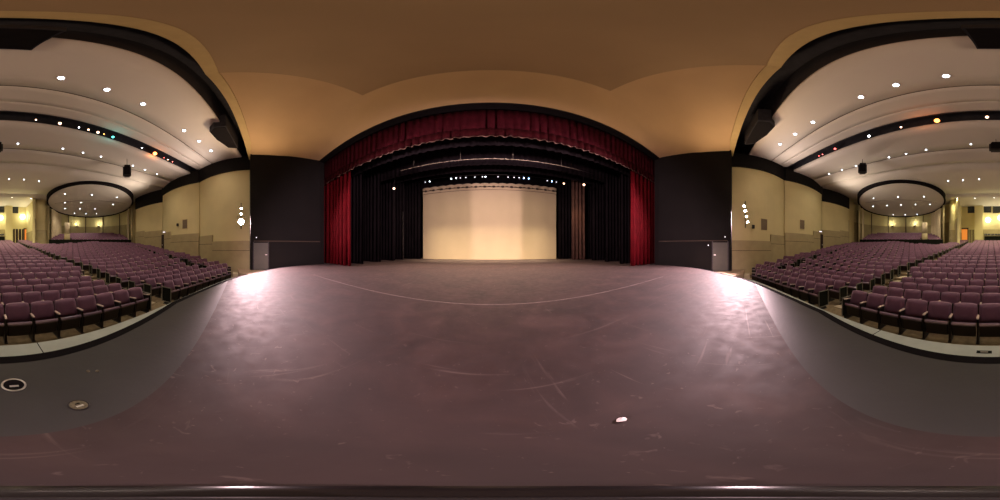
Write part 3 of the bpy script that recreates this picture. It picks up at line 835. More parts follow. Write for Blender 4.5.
# glow of the coloured spots on the plaster
light('POINT', 'slot_glow', (-9.0, -5.6, 8.15), 9, (1.0, 0.3, 0.08), size=0.1)
light('POINT', 'slot_glow', (3.2, -6.3, 8.0), 5, (1.0, 0.3, 0.1), size=0.1)
light('POINT', 'slot_glow', (-5.6, -6.0, 8.0), 3.5, (0.1, 1.0, 0.9), size=0.1)

# downlights
dl = {'first': ([(61, 78), (107, 89.5), (143, 104), (184, 130.5), (199, 141), (211, 150.5), (861, 97), (896, 85), (946, 76), (813, 122), (795, 134), (780, 144)], 8.5),
      'second': ([(18, 144), (63, 149), (83, 153), (101, 157), (133, 166), (145, 170), (157, 174.5), (971, 144.5), (926, 150), (906, 154), (889, 157.5), (856, 166), (842, 170), (829, 174)], 8.2),
      'third': ([(9, 179), (24, 179.5), (39, 181), (979, 179), (963, 180), (948, 181)], 8.10),
      'fourth': ([(12, 197.5), (31, 198.5), (957, 198), (975, 198), (994, 197.5)], 8.06)}
dproto = None
def make_downlight():
    t = thing('downlight', '', 'ceiling light', (0, 0, 0), 0, 'round downlights in the auditorium ceiling')
    bm = bmesh.new(); lathe(bm, [(0.10, 0.0), (0.125, -0.012), (0.12, -0.02), (0.092, -0.012)], 20); link('trim_ring', bm, M['ceil'], t, True)
    bm = bmesh.new(); lathe(bm, [(0.08, -0.013), (0.075, -0.026), (0.03, -0.032)], 20); link('lens', bm, M['e_white'], t, True)
    return t
def copy_tree(o):
    c = o.copy(); COL.objects.link(c)
    for ch in o.children:
        d = ch.copy(); COL.objects.link(d); d.parent = c
        d.matrix_parent_inverse = Matrix.Identity(4)
        for g in ch.children:
            e = g.copy(); COL.objects.link(e); e.parent = d
            e.matrix_parent_inverse = Matrix.Identity(4)
    return c
DLP = make_downlight()
used = False
downpos = []
for arc, (lst, z) in dl.items():
    halves = {'left': sorted([p for p in lst if p[0] < 500]), 'right': sorted([p for p in lst if p[0] > 500], reverse=True)}
    for hf, ps in halves.items():
        for j, (px, py) in enumerate(ps):
            d = view_dir(px, py); k = (z - 1.0) / d.z
            o = DLP if not used else copy_tree(DLP); used = True
            pos = CAM + d * k; pos.z = z - 0.002
            if arc == 'second': # the band slopes a little
                D = -(pos.y - pos.x ** 2 / 66); pos.z = lerp(8.32, 8.22, min(1, max(0, (D - 6.9) / 2.76))) - 0.003 if D < 9.66 else lerp(8.20, 8.02, (D - 9.71) / 1.69)
            o.location = pos
            sc = 1.05 if arc == 'first' else 0.68
            o.scale = (sc, sc, sc)
            o['label'] = 'lit round downlight, %s from the centre in the %s ceiling arc, %s half' % (onum[j], arc, hf)
            downpos.append((pos, arc))
for pos, arc in downpos:
    e = {'first': 62, 'second': 72, 'third': 330, 'fourth': 380}[arc]
    c_ = {'first': (1.0, 0.80, 0.68), 'second': (1.0, 0.80, 0.62), 'third': (1.0, 0.85, 0.55), 'fourth': (1.0, 0.88, 0.5)}[arc]
    light('SPOT', 'downlight_beam', (pos.x, pos.y, pos.z - 0.06), e, c_, target=(pos.x, pos.y - 0.001, 0), size=0.06, spot=130, blend=0.8)

# hanging speaker clusters
for (px, py, dist, w, h, lb) in ((127, 171.5, 11.3, 0.58, 0.95, 'dark speaker cluster hung from the ceiling, left half of the auditorium'), (862.5, 169, 11.3, 0.62, 0.85, 'dark speaker cluster hung from the ceiling, right half of the auditorium'), (996, 147.5, 8.7, 0.75, 0.62, 'wide dark speaker box hung over the middle block of seats')):
    d = view_dir(px, py); k = dist / hypot(d.x, d.y); p = CAM + d * k
    az = atan2(-(p.x - CAM.x), (p.y - CAM.y)) 
    t = thing('hanging_speaker', lb, 'speaker', p, az)
    bm = bmesh.new(); box(bm, (0, 0, 0), (w, 0.45, h), bevel=0.09, seg=2); link('cabinet', bm, M['iron'], t)
    bm = bmesh.new(); box(bm, (0.03, 0, h * 0.5 + 0.03), (w * 0.72, 0.34, 0.08), bevel=0.02); link('top_bracket', bm, M['black'], t)
    bm = bmesh.new(); box(bm, (0, -0.24, 0), (w * 0.7, 0.03, h * 0.75), bevel=0.02); link('grille', bm, M['black'], t)
    bm = bmesh.new(); cyl(bm, (0, 0, h * 0.5 + 0.06), (0, 0, 8.33 - p.z), 0.018, n=8); link('hanging_pole', bm, M['iron'], t)

# ------------------------------------------------------------------ auditorium floor and seats
PITCH = 0.54; ROWS = 25; D0 = 3.17; DR = 0.87
CY = 16.0
def floor_base(D): return -1.0 + 0.147 * max(0.0, D - 5.5)
def smooth(t): t = min(1, max(0, t)); return t * t * (3 - 2 * t)
def floor_z(x, D):
    return floor_base(D) + (0.55 * smooth((abs(x) - 6.5) / 5.0) * min(1, max(0.0, (D - 1.8) / 4.5)) if D > 2.6 else 0)
def aisle(D):
    return lerp(4.76, 5.35, (D - 3.17) / 5.2) if D < 8.4 else lerp(5.35, 3.6, (D - 8.4) / 17.3)
bm = bmesh.new()
NA = 96
prev = None
def ring(D, Df, A):
    R = CY + D
    out = []
    for i in range(NA + 1):
        a = lerp(-A, A, i / NA)
        x = R * sin(a)
        out.append(bm.verts.new((x, CY - R * cos(a), floor_z(x, Df))))
    return out
def add_band(r1, r2):
    for i in range(NA): bm.faces.new((r1[i], r1[i + 1], r2[i + 1], r2[i]))
def amax(D): return asin(min(0.97, 17.6 / (CY + D)))
AM = 0.80
r_a = ring(-2.0, 0, AM); r_b = ring(D0 - 0.52, 0, AM); add_band(r_a, r_b); prev = r_b
for k in range(ROWS + 4):
    D = D0 + DR * k
    ra = ring(D - 0.52, D, AM)
    for i in range(NA): bm.faces.new((prev[i], prev[i + 1], ra[i + 1], ra[i]))
    rb = ring(D - 0.52 + DR, D, AM); add_band(ra, rb); prev = rb
fl = link('floor', bm, M['carpet'])
struct(fl, 'olive carpeted auditorium floor rising in steps')
bm = bmesh.new(); box(bm, (0, -8, -1.75), (40, 40, 0.2)); struct(link('floor', bm, M['carpet']), 'slab below the auditorium')

# aisle steps
sn = 0
for s, nm in ((-1, 'left'), (1, 'right')):
    st = thing('aisle_steps', 'cream aisle steps climbing between the seat blocks, %s aisle' % nm, 'steps', (s * 4.9, -4.0, -1.0))
    for k in range(1, ROWS):
        D = D0 + DR * k
        xa = (int((aisle(D) - 0.90) / PITCH)) * PITCH + 0.12; xb = aisle(D) - 0.12
        z = floor_z(xa, D)
        bm = bmesh.new()
        L1 = []; L2 = []
        for xx in (xa, (xa + xb) / 2, xb):
            R1 = CY + D - 0.50; R2 = CY + D - 0.50 + DR * 0.97
            L1.append((s * xx, CY - sqrt(R1 * R1 - xx * xx))); L2.append((s * xx, CY - sqrt(R2 * R2 - xx * xx)))
        strip_solid(bm, L1, L2, z - 0.12, z + 0.015)
        for v_ in bm.verts: v_.co -= Vector((s * 4.9, -4.0, -1.0))
        link('step', bm, M['step'], st)

# --- seat meshes
def seat_meshes():
    def mk(name, fn, m):
        bm = bmesh.new(); fn(bm)
        bmesh.ops.recalc_face_normals(bm, faces=bm.faces)
        me = bpy.data.meshes.new(name); bm.to_mesh(me); bm.free()
        for x in (m if isinstance(m, (list, tuple)) else [m]): me.materials.append(x)
        return me
    def back(bm):
        # bowed cushion: grid with rounded top corners
        nx, nz = 6, 5; w, h = 0.515, 0.41
        F = []; B = []
        for i in range(nx + 1):
            u = i / nx * 2 - 1
            fr = []; bk = []
            for j in range(nz + 1):
                v = j / nz
                ww = w / 2 * (1 - 0.02 * v) * (1 - 0.05 * max(0, (v - 0.85) / 0.15) ** 2)
                x = u * ww
                z = 0.42 + h * v - 0.02 * (abs(u) ** 4) * v
                y = -0.02 - 0.13 * v - 0.025 * (1 - u * u)
                puff = 0.030 * (1 - u ** 4) * (1 - (2 * v - 1) ** 4)
                fr.append(bm.verts.new((x, y + 0.022 + puff, z)))
                bk.append(bm.verts.new((x, y - 0.035, z)))
            F.append(fr); B.append(bk)
        for i in range(nx):
            for j in range(nz):
                bm.faces.new((F[i][j], F[i + 1][j], F[i + 1][j + 1], F[i][j + 1])).smooth = True
                bm.faces.new((B[i][j + 1], B[i + 1][j + 1], B[i + 1][j], B[i][j])).smooth = True
            bm.faces.new((F[i][0], B[i][0], B[i + 1][0], F[i + 1][0]))
            bm.faces.new((F[i][nz], F[i + 1][nz], B[i + 1][nz], B[i][nz]))
        for j in range(nz):
            bm.faces.new((F[0][j], F[0][j + 1], B[0][j + 1], B[0][j]))
            bm.faces.new((F[nx][j], B[nx][j], B[nx][j + 1], F[nx][j + 1]))
    def pan(bm):
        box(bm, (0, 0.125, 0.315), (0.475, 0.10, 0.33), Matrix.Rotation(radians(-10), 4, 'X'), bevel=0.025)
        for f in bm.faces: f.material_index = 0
    def lip(bm):
        cyl(bm, (-0.232, 0.180, 0.478), (0.232, 0.180, 0.478), 0.042, n=8)
    def arm(bm):
        box(bm, (-0.27, 0.075, 0.61), (0.052, 0.27, 0.03), Matrix.Rotation(radians(6), 4, 'X'), bevel=0.010)
    def std(bm):
        box(bm, (-0.27, 0.07, 0.325), (0.040, 0.24, 0.52), bevel=0.0)
        box(bm, (-0.27, -0.03, 0.55), (0.03, 0.30, 0.09))
        box(bm, (-0.27, 0.04, 0.045), (0.045, 0.30, 0.05), bevel=0.008)
        box(bm, (-0.27, 0.04, 0.01), (0.07, 0.34, 0.02))
        box(bm, (-0.27, -0.13, 0.66), (0.028, 0.03, 0.30), Matrix.Rotation(radians(14), 4, 'X'))
    def endp(bm):
        box(bm, (-0.295, 0.03, 0.38), (0.022, 0.40, 0.52), bevel=0.008)
    def endf(bm):
        for (y, z, sy, sz) in ((-0.18, 0.38, 0.025, 0.56), (0.24, 0.38, 0.025, 0.56), (0.03, 0.65, 0.44, 0.025), (0.03, 0.11, 0.44, 0.025)):
            box(bm, (-0.302, y, z), (0.026, sy, sz))
    return dict(backrest=mk('backrest', back, M['seatback']), seat_pan=mk('seat_pan', pan, M['pan']), seat_lip=mk('seat_lip', lip, M['panedge']), armrest=mk('armrest', arm, M['arm']), standard=mk('standard', std, M['iron']), end_panel=mk('end_panel', endp, M['endpanel']), end_frame=mk('end_frame', endf, M['endframe']))
SM = seat_meshes()

# --- rotunda geometry (needed for the seat limits)
ROT = {-1: (-11.98, -17.07), 1: (11.3, -17.5)}
RR0 = 5.55
def rot_frame(s):
    c = Vector((ROT[s][0], ROT[s][1], 0)); v = (c - Vector((CAM.x, CAM.y, 0))).normalized()
    side = Vector((v.y, -v.x, 0)) if s > 0 else Vector((-v.y, v.x, 0))   # toward the outside wall
    if side.x * s < 0: side = -side
    return c, v, side
def inside(x, y, D):
    s = 1 if x > 0 else -1
    if y < -24.4: return False
    if y > -0.8: return False
    if abs(x) > wall_x(y) - 0.75: return False
    c, v, side = rot_frame(s)
    p = Vector((x, y, 0)) - c
    if abs(x) > 5.7 and p.dot(v) > -1.9: return False
    if abs(x) > 5.7 and y < -20.6: return False
    return True

seats = []
for k in range(ROWS):
    D = D0 + DR * k; R = CY + D
    step = PITCH / R
    mid_half = int((aisle(D) - 0.90) / PITCH)
    # middle block
    for s in (-1, 1):
        for j in range(mid_half):
            a = s * (j + 0.5) * step
            seats.append(dict(row=k, blk='middle', s=s, idx=mid_half - j, a=a, D=D, first=(j == mid_half - 1), lastend=(s > 0 and j == mid_half - 1)))
        a0 = asin((aisle(D) + 0.02) / R)
        j = 0; run = []
        while True:
            a = s * (a0 + (j + 0.5) * step)
            x = R * sin(a); y = CY - R * cos(a)
            if not inside(x, y, D): break
            # outer aisle two and a half seats from the wall
            dw = wall_x(y) - abs(x)
            run.append((a, x, y, dw, j))
            j += 1
        n = len(run)
        gapset = set()
        if n > 9 and k >= 2 and k < 15:
            gapset = {n - 4}
        vis = [r for r in run if r[4] not in gapset]
        for (a, x, y, dw, j) in vis:
            seats.append(dict(row=k, blk='side', s=s, idx=vis.index((a, x, y, dw, j)) + 1, a=a, D=D, first=(j == 0 or (j - 1) in gapset), lastend=(s > 0 and (j == n - 1 or (j + 1) in gapset))))
for q in seats:
    R = CY + q['D']; q['x'] = R * sin(q['a']) - 0.03; q['y'] = CY - R * cos(q['a']); q['z'] = floor_z(q['x'], q['D'])
    q['d'] = (Vector((q['x'], q['y'], q['z'] + 0.6)) - CAM).length
seats.sort(key=lambda q: q['d'])
near = seats[:300]; far = seats[300:]
rown = ['front'] + onum[1:] + ['twenty-fifth']
def place(parent, mesh, name, sx=1):
    o = bpy.data.objects.new(name, mesh); COL.objects.link(o); o.parent = parent
    if sx < 0: o.scale = (-1, 1, 1)
    return o
for q in near:
    side = 'left' if q['s'] < 0 else 'right'
    if q['blk'] == 'middle':
        lb = 'burgundy theatre seat in the %s row of the middle block, %s from the %s aisle' % (rown[q['row']], onum[q['idx'] - 1], side)
    else:
        lb = 'burgundy theatre seat in the %s row of the %s side block, %s from the aisle' % (rown[q['row']], side, onum[q['idx'] - 1])
    t = thing('theatre_seat', lb, 'seat', (q['x'], q['y'], q['z']), q['a'], 'burgundy theatre seats')
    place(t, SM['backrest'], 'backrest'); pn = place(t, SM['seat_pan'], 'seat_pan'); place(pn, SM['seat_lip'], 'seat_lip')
    # every seat owns the armrest on its left-hand side in plan; the last of a run has both
    flip = (q['blk'] == 'side' and q['s'] < 0 and q['first']) or (q['blk'] == 'middle' and q['lastend'])
    place(t, SM['armrest'], 'armrest'); sd = place(t, SM['standard'], 'standard')
    if q['lastend'] or (q['blk'] == 'side' and q['s'] < 0 and q['first']):
        place(t, SM['armrest'], 'armrest', -1); place(t, SM['standard'], 'standard', -1)
    endside = 0
    if q['first']:
        if q['blk'] == 'middle': endside = 1 if q['s'] > 0 else -1
        else: endside = -1 if q['s'] > 0 else 1
    if endside:
        ep = place(t, SM['end_panel'], 'end_panel', -endside); place(ep, SM['end_frame'], 'end_frame')
# all farther seats as one mesh
def merge_far(name, plc, label, cat, group):
    verts = []; faces = []; mi = []; mats = []; cache = {}
    for nm, me in SM.items():
        cache[nm] = ([v.co.copy() for v in me.vertices], [tuple(p.vertices) for p in me.polygons])
        mats.append(me.materials[0])
    order = list(SM.keys())
    for (x, y, z, a, end) in plc:
        mx = Matrix.Translation((x, y, z)) @ Matrix.Rotation(a, 4, 'Z')
        for nm in order:
            sc = [1]
            if nm in ('end_panel', 'end_frame'):
                if not end: continue
                sc = [-end]
            for k in sc:
                vs, fs = cache[nm]; b0 = len(verts)
                m2 = mx @ Matrix.Diagonal((k, 1, 1, 1)) if k < 0 else mx
                verts.extend([tuple(m2 @ v) for v in vs])
                for f in fs: faces.append(tuple(b0 + i for i in (f if k > 0 else f[::-1])))
                mi.extend([order.index(nm)] * len(fs))
    me = bpy.data.meshes.new(name); me.from_pydata(verts, [], faces)
    for m in mats: me.materials.append(m)
    me.polygons.foreach_set('material_index', mi)
    me.update()
    o = bpy.data.objects.new(name, me); COL.objects.link(o)
    tag(o, label, cat, group, 'stuff')
    return o
pl = []
for q in far:
    e = 0
    if q['first']: e = (1 if q['s'] > 0 else -1) if q['blk'] == 'middle' else (-1 if q['s'] > 0 else 1)
    pl.append((q['x'], q['y'], q['z'], q['a'], e))

# ------------------------------------------------------------------ rear wall and rotundas
RY = -25.5
bm = bmesh.new(); box(bm, (0, RY - 0.15, 3.4), (17, 0.3, 10.2)); struct(link('wall_rear', bm, M['wall']), 'yellow rear wall of the auditorium')
def rearx(px, Y=RY): 
    d = view_dir(px, 250); return CAM.x + d.x / d.y * Y
def rearz(px, py, Y=RY):
    d = view_dir(px, py); return CAM.z + d.z / d.y * Y
# shallow piers
pn = 70
for (x0, x1) in ((5, 12), (975, 983)):
    a, b = rearx(x0), rearx(x1)
    bm = bmesh.new(); box(bm, ((a + b) / 2, RY + 0.35, 3.8), (abs(b - a), 0.7, 9.0)); struct(link('wall_rear_pier', bm, M['wall'])); pn += 1
bm = bmesh.new(); box(bm, (0, RY + 0.05, 3.1), (13, 0.12, 2.4)); struct(link('trim_%d' % pn, bm, M['wainscot']), 'olive dado on the rear wall'); pn += 1
for (x0, x1, y0, y1, lb) in ((12.3, 18, 205.5, 213, 'dark booth window high on the rear wall, left half'), (0, 4, 206.5, 212.5, 'dark booth window at the left edge of the photo'), (968, 975, 207, 213, 'dark booth window beside the right pier'), (984, 991, 206, 212.5, 'dark booth window between pier and photo edge'), (993, 999.8, 206, 213, 'dark booth window at the right edge of the photo')):
    a, b = sorted((rearx(x0), rearx(x1))); z1, z0 = rearz(x0, y0), rearz(x0, y1)
    t = thing('window_%d' % (x0 % 97), lb, 'window', ((a + b) / 2, RY + 0.02, (z0 + z1) / 2)); t['kind'] = 'structure'
    bm = bmesh.new(); box(bm, (0, 0.02, 0), (b - a, 0.06, z1 - z0)); link('pane', bm, M['glass'], t)
    bm = bmesh.new()
    for zz in (-1, 1): box(bm, (0, 0.06, zz * (z1 - z0) / 2), (b - a + 0.1, 0.1, 0.08))
    for xx in (-1, 1): box(bm, (xx * (b - a) / 2, 0.06, 0), (0.08, 0.1, z1 - z0))
    link('window_frame', bm, M['reveal'], t)
for (px, py, lb) in ((22, 217.5, 'glowing globe lamp on the rear wall left of the pier'), (0.3, 218.5, 'glowing globe lamp at the left edge of the photo'), (988, 220.5, 'glowing globe lamp beside the right pier')):
    x = rearx(px); z = rearz(px, py)
    t = thing('globe_lamp', lb, 'lamp', (x, RY + 0.55, z), 0, 'globe lamps on the rear wall')
    bm = bmesh.new(); bmesh.ops.create_uvsphere(bm, u_segments=20, v_segments=12, radius=0.42); link('globe', bm, M['e_globe'], t, True)
    bm = bmesh.new(); cyl(bm, (0, -0.5, 0), (0, -0.3, 0), 0.12, n=12); link('wall_mount', bm, M['brass'], t)
    light('POINT', 'globe_light', (x, RY + 1.1, z), 26, (1.0, 0.90, 0.60), size=0.3)
# foyer doorways with orange light
for (x0, x1, y0, nm, k) in ((24, 32, 229.5, 'left', 5), (956, 968, 229.5, 'right', 6)):
    a, b = sorted((rearx(x0), rearx(x1))); z1 = rearz(x0, y0); z0 = 1.9
    t = thing('door_%d' % k, 'open doorway to an orange lit foyer in the rear wall, %s' % nm, 'door', ((a + b) / 2, RY, z0)); t['kind'] = 'structure'
    bm = bmesh.new(); box(bm, (0, 0.10, (z1 - z0) / 2), (b - a, 0.06, z1 - z0)); link('lit_opening', bm, M['e_orangewall'], t)
    bm = bmesh.new(); box(bm, (-(b - a) * .5, 0.14, (z1 - z0) / 2), (0.12, 0.2, z1 - z0)); box(bm, ((b - a) * .5, 0.14, (z1 - z0) / 2), (0.12, 0.2, z1 - z0)); box(bm, (0, 0.14, z1 - z0 + 0.1), (b - a + 0.2, 0.2, 0.2))
    link('door_frame', bm, M['reveal'], t)
    bm = bmesh.new(); box(bm, (-(b - a) * 0.12 * (1 if k == 5 else -1), 0.16, (z1 - z0) / 2), ((b - a) * 0.12, 0.08, z1 - z0)); link('door_leaf', bm, M['doordark'], t)
for (x0, x1, y0, lb) in ((13, 23.5, 229, 'dark passage opening beside the left foyer doorway'), (969, 974, 230, 'dark passage opening beside the right foyer doorway')):
    a, b = sorted((rearx(x0), rearx(x1))); z1 = rearz(x0, y0)
    t = thing('door_%d' % (7 if x0 < 50 else 8), lb, 'door', ((a + b) / 2, RY, 1.9)); t['kind'] = 'structure'
    bm = bmesh.new(); box(bm, (0, 0.10, (z1 - 1.9) / 2), (b - a, 0.06, z1 - 1.9)); link('dark_opening', bm, M['doordark'], t)
    bm = bmesh.new()
    for xx in (-0.3, 0.0, 0.3): box(bm, (xx * (b - a), 0.15, (z1 - 1.9) / 2), (0.10, 0.06, z1 - 1.9))
    link('door_post', bm, M['wall'], t)
# mixing desk behind the last row
a, b = rearx(984.5), rearx(4)
cxm = (a + b) / 2; wm = abs(b - a)
t = thing('mixing_desk', 'long dark control desk against the rear wall behind the last row', 'desk', (cxm, RY + 1.0, 1.9))
bm = bmesh.new(); box(bm, (0, 0, 0.6), (wm, 0.9, 1.2), bevel=0.03); link('counter', bm, M['endpanel'], t)
bm = bmesh.new(); box(bm, (0, 0.1, 1.23), (wm * 1.02, 1.0, 0.06), bevel=0.01); link('desk_top', bm, M['wainscot'], t)
for j in range(6):
    bm = bmesh.new(); box(bm, (-wm * 0.42 + j * wm * 0.168, 0.05, 1.42), (0.5, 0.3, 0.32), Matrix.Rotation(0.3, 4, 'X'), bevel=0.03); link('monitor', bm, M['iron'], t)

ceilpanel = []
rot_seats = []
for s, nm in ((-1, 'left'), (1, 'right')):
    c, v, side = rot_frame(s)
    # tilted disc ceiling with black rim
    def dp(r, th, dz=0.0):
        u_ = cos(th) * r; w_ = sin(th) * r
        p = c + v * u_ + side * w_
        z = 7.27 - 0.115 * u_ + dz
        return Vector((p.x, p.y, z))
    NN = 72
    bm = bmesh.new()
    rings = [[bm.verts.new(dp(r, 2 * pi * i / NN, dz)) for i in range(NN)] for (r, dz) in ((RR0 - 0.02, 0.0), (RR0 - 0.02, 0.10), (0.3, 0.10), (0.3, 0.0))]
    rings = [[bm.verts.new(dp(r, 2 * pi * i / NN, dz)) for i in range(NN)] for (r, dz) in ((RR0 - 0.1, 0.02), (3.9, 0.02), (2.0, 0.02), (0.2, 0.02))]
    for A_, B_ in zip(rings, rings[1:]):
        for i in range(NN): bm.faces.new((A_[i], A_[(i + 1) % NN], B_[(i + 1) % NN], B_[i]))
    bm.faces.new(rings[-1])
    for vv in [q for q in bm.verts if not q.link_faces]: bm.verts.remove(vv)
    o = link('ceiling', bm, M['ceil']); md = o.modifiers.new('solid', 'SOLIDIFY'); md.thickness = 0.08; md.offset = 0
    struct(o, 'round tilted plaster ceiling disc over the %s rear seating' % nm)
    bm = bmesh.new()
    prof = ((RR0 + 0.13, -0.10), (RR0 - 0.10, -0.10), (RR0 - 0.10, 0.12), (RR0 + 0.13, 0.75))
    rg = [[bm.verts.new(dp(r, 2 * pi * i / NN, dz)) for i in range(NN)] for (r, dz) in prof]
    for k in range(4):
        A_, B_ = rg[k], rg[(k + 1) % 4]
        for i in range(NN): bm.faces.new((A_[i], A_[(i + 1) % NN], B_[(i + 1) % NN], B_[i]))
    struct(link('trim_%d' % pn, bm, M['black']), 'black rim round the %s ceiling disc' % nm); pn += 1
    # faint concentric arcs on the disc
    for th0 in (-0.9,):
        bm = bmesh.new()
        ln = []
        for i in range(21):
            w_ = lerp(-4.6, 4.6, i / 20); p = c + v * (-1.2 + 0.03 * w_ * w_) + side * w_
            ln.append((p, 7.27 - 0.115 * (-1.2 + 0.03 * w_ * w_)))
        for (pa, za), (pb, zb) in zip(ln, ln[1:]):
            q = [bm.verts.new((pa.x, pa.y, za - 0.035)), bm.verts.new((pb.x, pb.y, zb - 0.035)), bm.verts.new((pb.x + v.x * .06, pb.y + v.y * .06, zb - 0.035)), bm.verts.new((pa.x + v.x * .06, pa.y + v.y * .06, za - 0.035))]
            bm.faces.new(q)
        o = link('trim_%d' % pn, bm, M['reveal']); md = o.modifiers.new('solid', 'SOLIDIFY'); md.thickness = 0.01; struct(o); pn += 1
    # back wall of the rotunda: a wide arc beyond the disc
    RB = 8.4
    arc = []
    for i in range(33):
        th = lerp(-1.75, 1.75, i / 32); p = c + v * (cos(th) * RB * 0.92) + side * (sin(th) * RB * 0.86)
        arc.append((p.x, p.y))
    out = [((p[0] - c.x) * 1.04 + c.x, (p[1] - c.y) * 1.04 + c.y) for p in arc]
    bm = bmesh.new(); strip_solid(bm, arc, out, -1.0, 8.3); struct(link('wall_rotunda_' + nm, bm, M['wall']), 'curved yellow rear wall of the %s rotunda' % nm)
    inn = [((p[0] - c.x) * 0.993 + c.x, (p[1] - c.y) * 0.993 + c.y) for p in arc]
    bm = bmesh.new(); strip_solid(bm, inn, arc, -1.0, 5.2); struct(link('trim_%d' % pn, bm, M['wainscot']), 'olive dado round the rotunda wall'); pn += 1
    for i in range(3, 30, 4):
        bm = bmesh.new(); p = inn[i]; cyl(bm, (p[0], p[1], 1.5), (p[0], p[1], 7.2), 0.06, n=8)
        struct(link('trim_%d' % pn, bm, M['reveal'])); pn += 1
    # columns either side of the opening
    for sg, w in ((1, 'outer'), (-1, 'inner')):
        p = c + side * (sg * (RR0 + 0.05))
        t = thing('column', 'slim dark column at the %s edge of the %s rear seating' % (w, nm), 'column', (p.x, p.y, 0.0))
        bm = bmesh.new(); cyl(bm, (0, 0, 0), (0, 0, 7.75), 0.13, n=14); link('shaft', bm, M['wainscot'], t, True)
        bm = bmesh.new(); cyl(bm, (0, 0, 7.5), (0, 0, 7.8), 0.16, 0.30, 14); link('capital', bm, M['black'], t)
    # cream folding partitions just inside the columns
    for sg, w in ((1, 'outer'), (-1, 'inner')):
        p0 = c + side * (sg * 5.3) + v * 0.5; p1 = c + side * (sg * 5.9) + v * 3.6
        if sg * 1 < 0: p1 = c + side * (sg * 4.7) + v * 4.6
        o = link('folding_partition', drape_bm((p0.x, p0.y), (p1.x, p1.y), 1.6, 6.9, 0.09, 0.6, seed=int(70 + sg), nz=1), M['drape'])
        tag(o, 'cream folding partition stacked at the %s side of the %s rear seating' % (w, nm), 'partition')
    # yellow pier between rear wall and rotunda
    if s < 0: pz = [view_dir(33, 250), view_dir(47.5, 250)]
    else: pz = [view_dir(956.5, 250), view_dir(949.5, 250)]
    P0 = CAM + pz[0] * (22.0 / hypot(pz[0].x, pz[0].y)); P1 = CAM + pz[1] * (22.3 / hypot(pz[1].x, pz[1].y))
    base = arc_between((P0.x, P0.y), (P1.x, P1.y), -0.5 if s < 0 else 0.5, 12)
    back = [(P1.x + s * 0.1, P1.y - 3.9), (P0.x, RY)]
    bm = bmesh.new(); prism(bm, base + back, -1.0, 8.2); struct(link('wall_pier_' + nm, bm, M['wall']), 'bowed yellow pier left of the round opening' if s < 0 else 'bowed yellow pier right of the round opening')
    bm = bmesh.new(); prism(bm, [((x - base[6][0]) * 1.03 + base[6][0] , (y - base[6][1]) * 1.03 + base[6][1] + 0.05) for x, y in base + back], -1.0, 3.75); struct(link('trim_%d' % pn, bm, M['wainscot']), 'olive dado on the pier'); pn += 1
    # free-standing pillar within the seating
    pp = c + v * 0.4 + side * (-3.1)
    t = thing('pillar', 'stout olive and cream pillar standing among the %s rear seats' % nm, 'pillar', (pp.x, pp.y, 1.7))
    bm = bmesh.new(); cyl(bm, (0, 0, 1.5), (0, 0, 3.0), 0.36, n=20); link('upper_shaft', bm, M['drape'], t, True)
    bm = bmesh.new(); cyl(bm, (0, 0, 0), (0, 0, 1.5), 0.42, 0.40, n=20); link('lower_shaft', bm, M['wainscot'], t, True)
    # sconces on the rear wall of the rotunda
    for j, th in enumerate((-0.33, 0.22)):
        p = c + v * (cos(th) * RB * 0.90) + side * (sin(th) * RB * 0.84)
        t = thing('wall_sconce', 'lit sconce on the %s rotunda wall, the %s of its two' % (nm, ('inner', 'outer')[j]), 'lamp', (p.x, p.y, 5.35))
        bm = bmesh.new(); lathe(bm, [(0.05, -0.2), (0.20, 0.0), (0.19, 0.02)], 14); link('bowl', bm, M['brass'], t, True)
        bm = bmesh.new(); lathe(bm, [(0.15, 0.02), (0.05, 0.06)], 14); link('bulb', bm, M['e_globe'], t, True)
        light('POINT', 'sconce_light', (p.x - v.x * 0.35, p.y - v.y * 0.35, 5.75), 18, (1.0, 0.88, 0.58), size=0.08)
    # rotunda seating terrace
    for k in range(6):
        u0 = -0.3 + k * 0.95
        zz = 1.80 + 0.24 * k
        half = min(5.2, sqrt(max(0.1, 7.2 ** 2 - (u0 + 0.9) ** 2)) * 0.86)
        A_ = []; B_ = []
        for i in range(13):
            w_ = lerp(-half, half, i / 12); bow = -0.02 * w_ * w_
            p = c + v * (u0 + bow) + side * w_; q_ = c + v * (u0 + 0.96 + bow) + side * w_
            A_.append((p.x, p.y)); B_.append((q_.x, q_.y))
        bm = bmesh.new(); strip_solid(bm, A_, B_, zz - 1.6, zz)
        struct(link('floor', bm, M['carpet']), 'carpeted terrace step in the %s rotunda' % nm)
        nseat = int(2 * half / PITCH)
        for j in range(nseat):
            w_ = -half + (j + 0.5) * PITCH
            if abs(w_ - (-3.1)) < 0.6 and k < 2: continue
            p = c + v * (u0 + 0.5 - 0.02 * w_ * w_) + side * w_
            az = atan2(v.x, -v.y)
            az += (0.04 * w_) * (1 if s > 0 else -1)
            rot_seats.append((p.x, p.y, zz, atan2(v.x, -v.y), 0))
    # black parapet in front of the terrace
    bm = bmesh.new(); A_ = []; B_ = []
    for i in range(13):
        w_ = lerp(-5.3, 5.3, i / 12); bow = -0.02 * w_ * w_
        p = c + v * (-0.42 + bow) + side * w_; q_ = c + v * (-0.32 + bow) + side * w_
        A_.append((p.x, p.y)); B_.append((q_.x, q_.y))
    strip_solid(bm, A_, B_, 0.8, 2.35)
    tag(link('parapet', bm, M['endpanel']), 'low dark parapet before the raised %s rear seats' % nm, 'parapet')
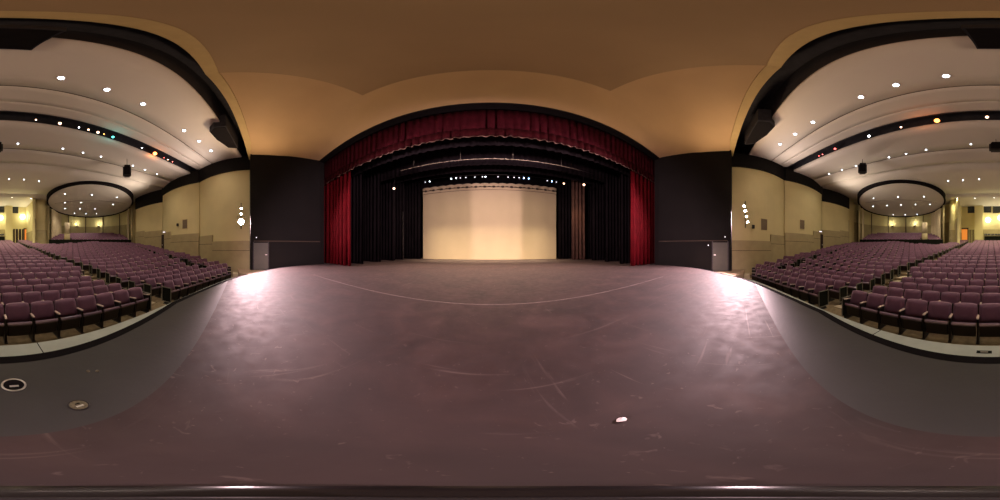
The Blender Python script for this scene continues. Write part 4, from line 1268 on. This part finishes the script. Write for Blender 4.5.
    # downlights of the disc
    if s < 0: spots = [(65, 194), (92, 195), (117, 197.3), (65, 202.8), (81, 202.5), (113, 204.5), (80, 208.8), (95, 209), (65, 208.5), (74.5, 213.3), (86, 213.8), (96.5, 213.8)]
    else: spots = [(873.5, 198.4), (898, 197), (924, 196.7), (887, 205.5), (901, 205), (915.5, 204.5), (930, 204.4), (873, 206.3), (893.5, 214.8), (905.5, 214.8), (917, 214.6)]
    for j, (px, py) in enumerate(spots):
        d = view_dir(px, py)
        # plane: z = 7.62 - .112*((p-c).v)
        # CAM.z + t dz = 7.62 - .112*( (CAM + t d - c).v )
        tt = (7.23 - CAM.z + 0.115 * (c - Vector((CAM.x, CAM.y, 0))).dot(v)) / (d.z + 0.115 * (d.x * v.x + d.y * v.y))
        pos = CAM + d * tt
        pos.z = 7.27 - 0.115 * (Vector((pos.x, pos.y, 0)) - c).dot(v) - 0.025
        o = copy_tree(DLP); o.location = pos; o.scale = (0.8, 0.8, 0.8)
        o['group'] = 'downlights in the %s ceiling disc' % nm
        o['label'] = 'lit downlight in the %s round ceiling disc, %s counting by rows from the top left' % (nm, onum[j])
        if j % 2 == 0:
            light('SPOT', 'disc_beam', (pos.x, pos.y, pos.z - 0.06), 120, (1.0, 0.80, 0.62), target=(pos.x, pos.y - .001, 0), size=0.06, spot=125, blend=0.8)

merge_far('distant_seats', pl, 'mass of distant burgundy theatre seats filling the rear rows', 'seats', 'burgundy theatre seats')
merge_far('rotunda_seats', rot_seats, 'burgundy seats on the raised terraces of both rotundas', 'seats', 'burgundy theatre seats')

# side landings with steps between the stage end and the front row
for s, nm in ((-1, 'left'), (1, 'right')):
    t = thing('side_steps', 'tan side steps between the %s end of the stage and the seats' % nm, 'steps', (s * 9.8, 1.5, -1.0))
    for k, (pts, zt) in enumerate((([(9.85, -0.88), (11.0, -0.95), (11.0, -0.60), (9.85, -0.53)], 0.22), ([(9.85, -0.52), (11.0, -0.59), (11.0, -0.25), (9.85, -0.18)], 0.45), ([(7.4, 0.9), (8.9, -0.09), (11.0, -0.24), (10.9, 0.58), (10.16, 0.60), (9.68, 5.2), (9.62, 4.75), (9.3, 3.9), (8.9, 2.9), (8.4, 2.0), (7.8, 1.35)], 0.68))):
        bm = bmesh.new()
        prism(bm, [(s * x - s * 9.8, y - 1.5) for x, y in pts], 0.0, zt)
        link('step' if k < 2 else 'landing', bm, M['step'] if k < 2 else M['landing'], t)
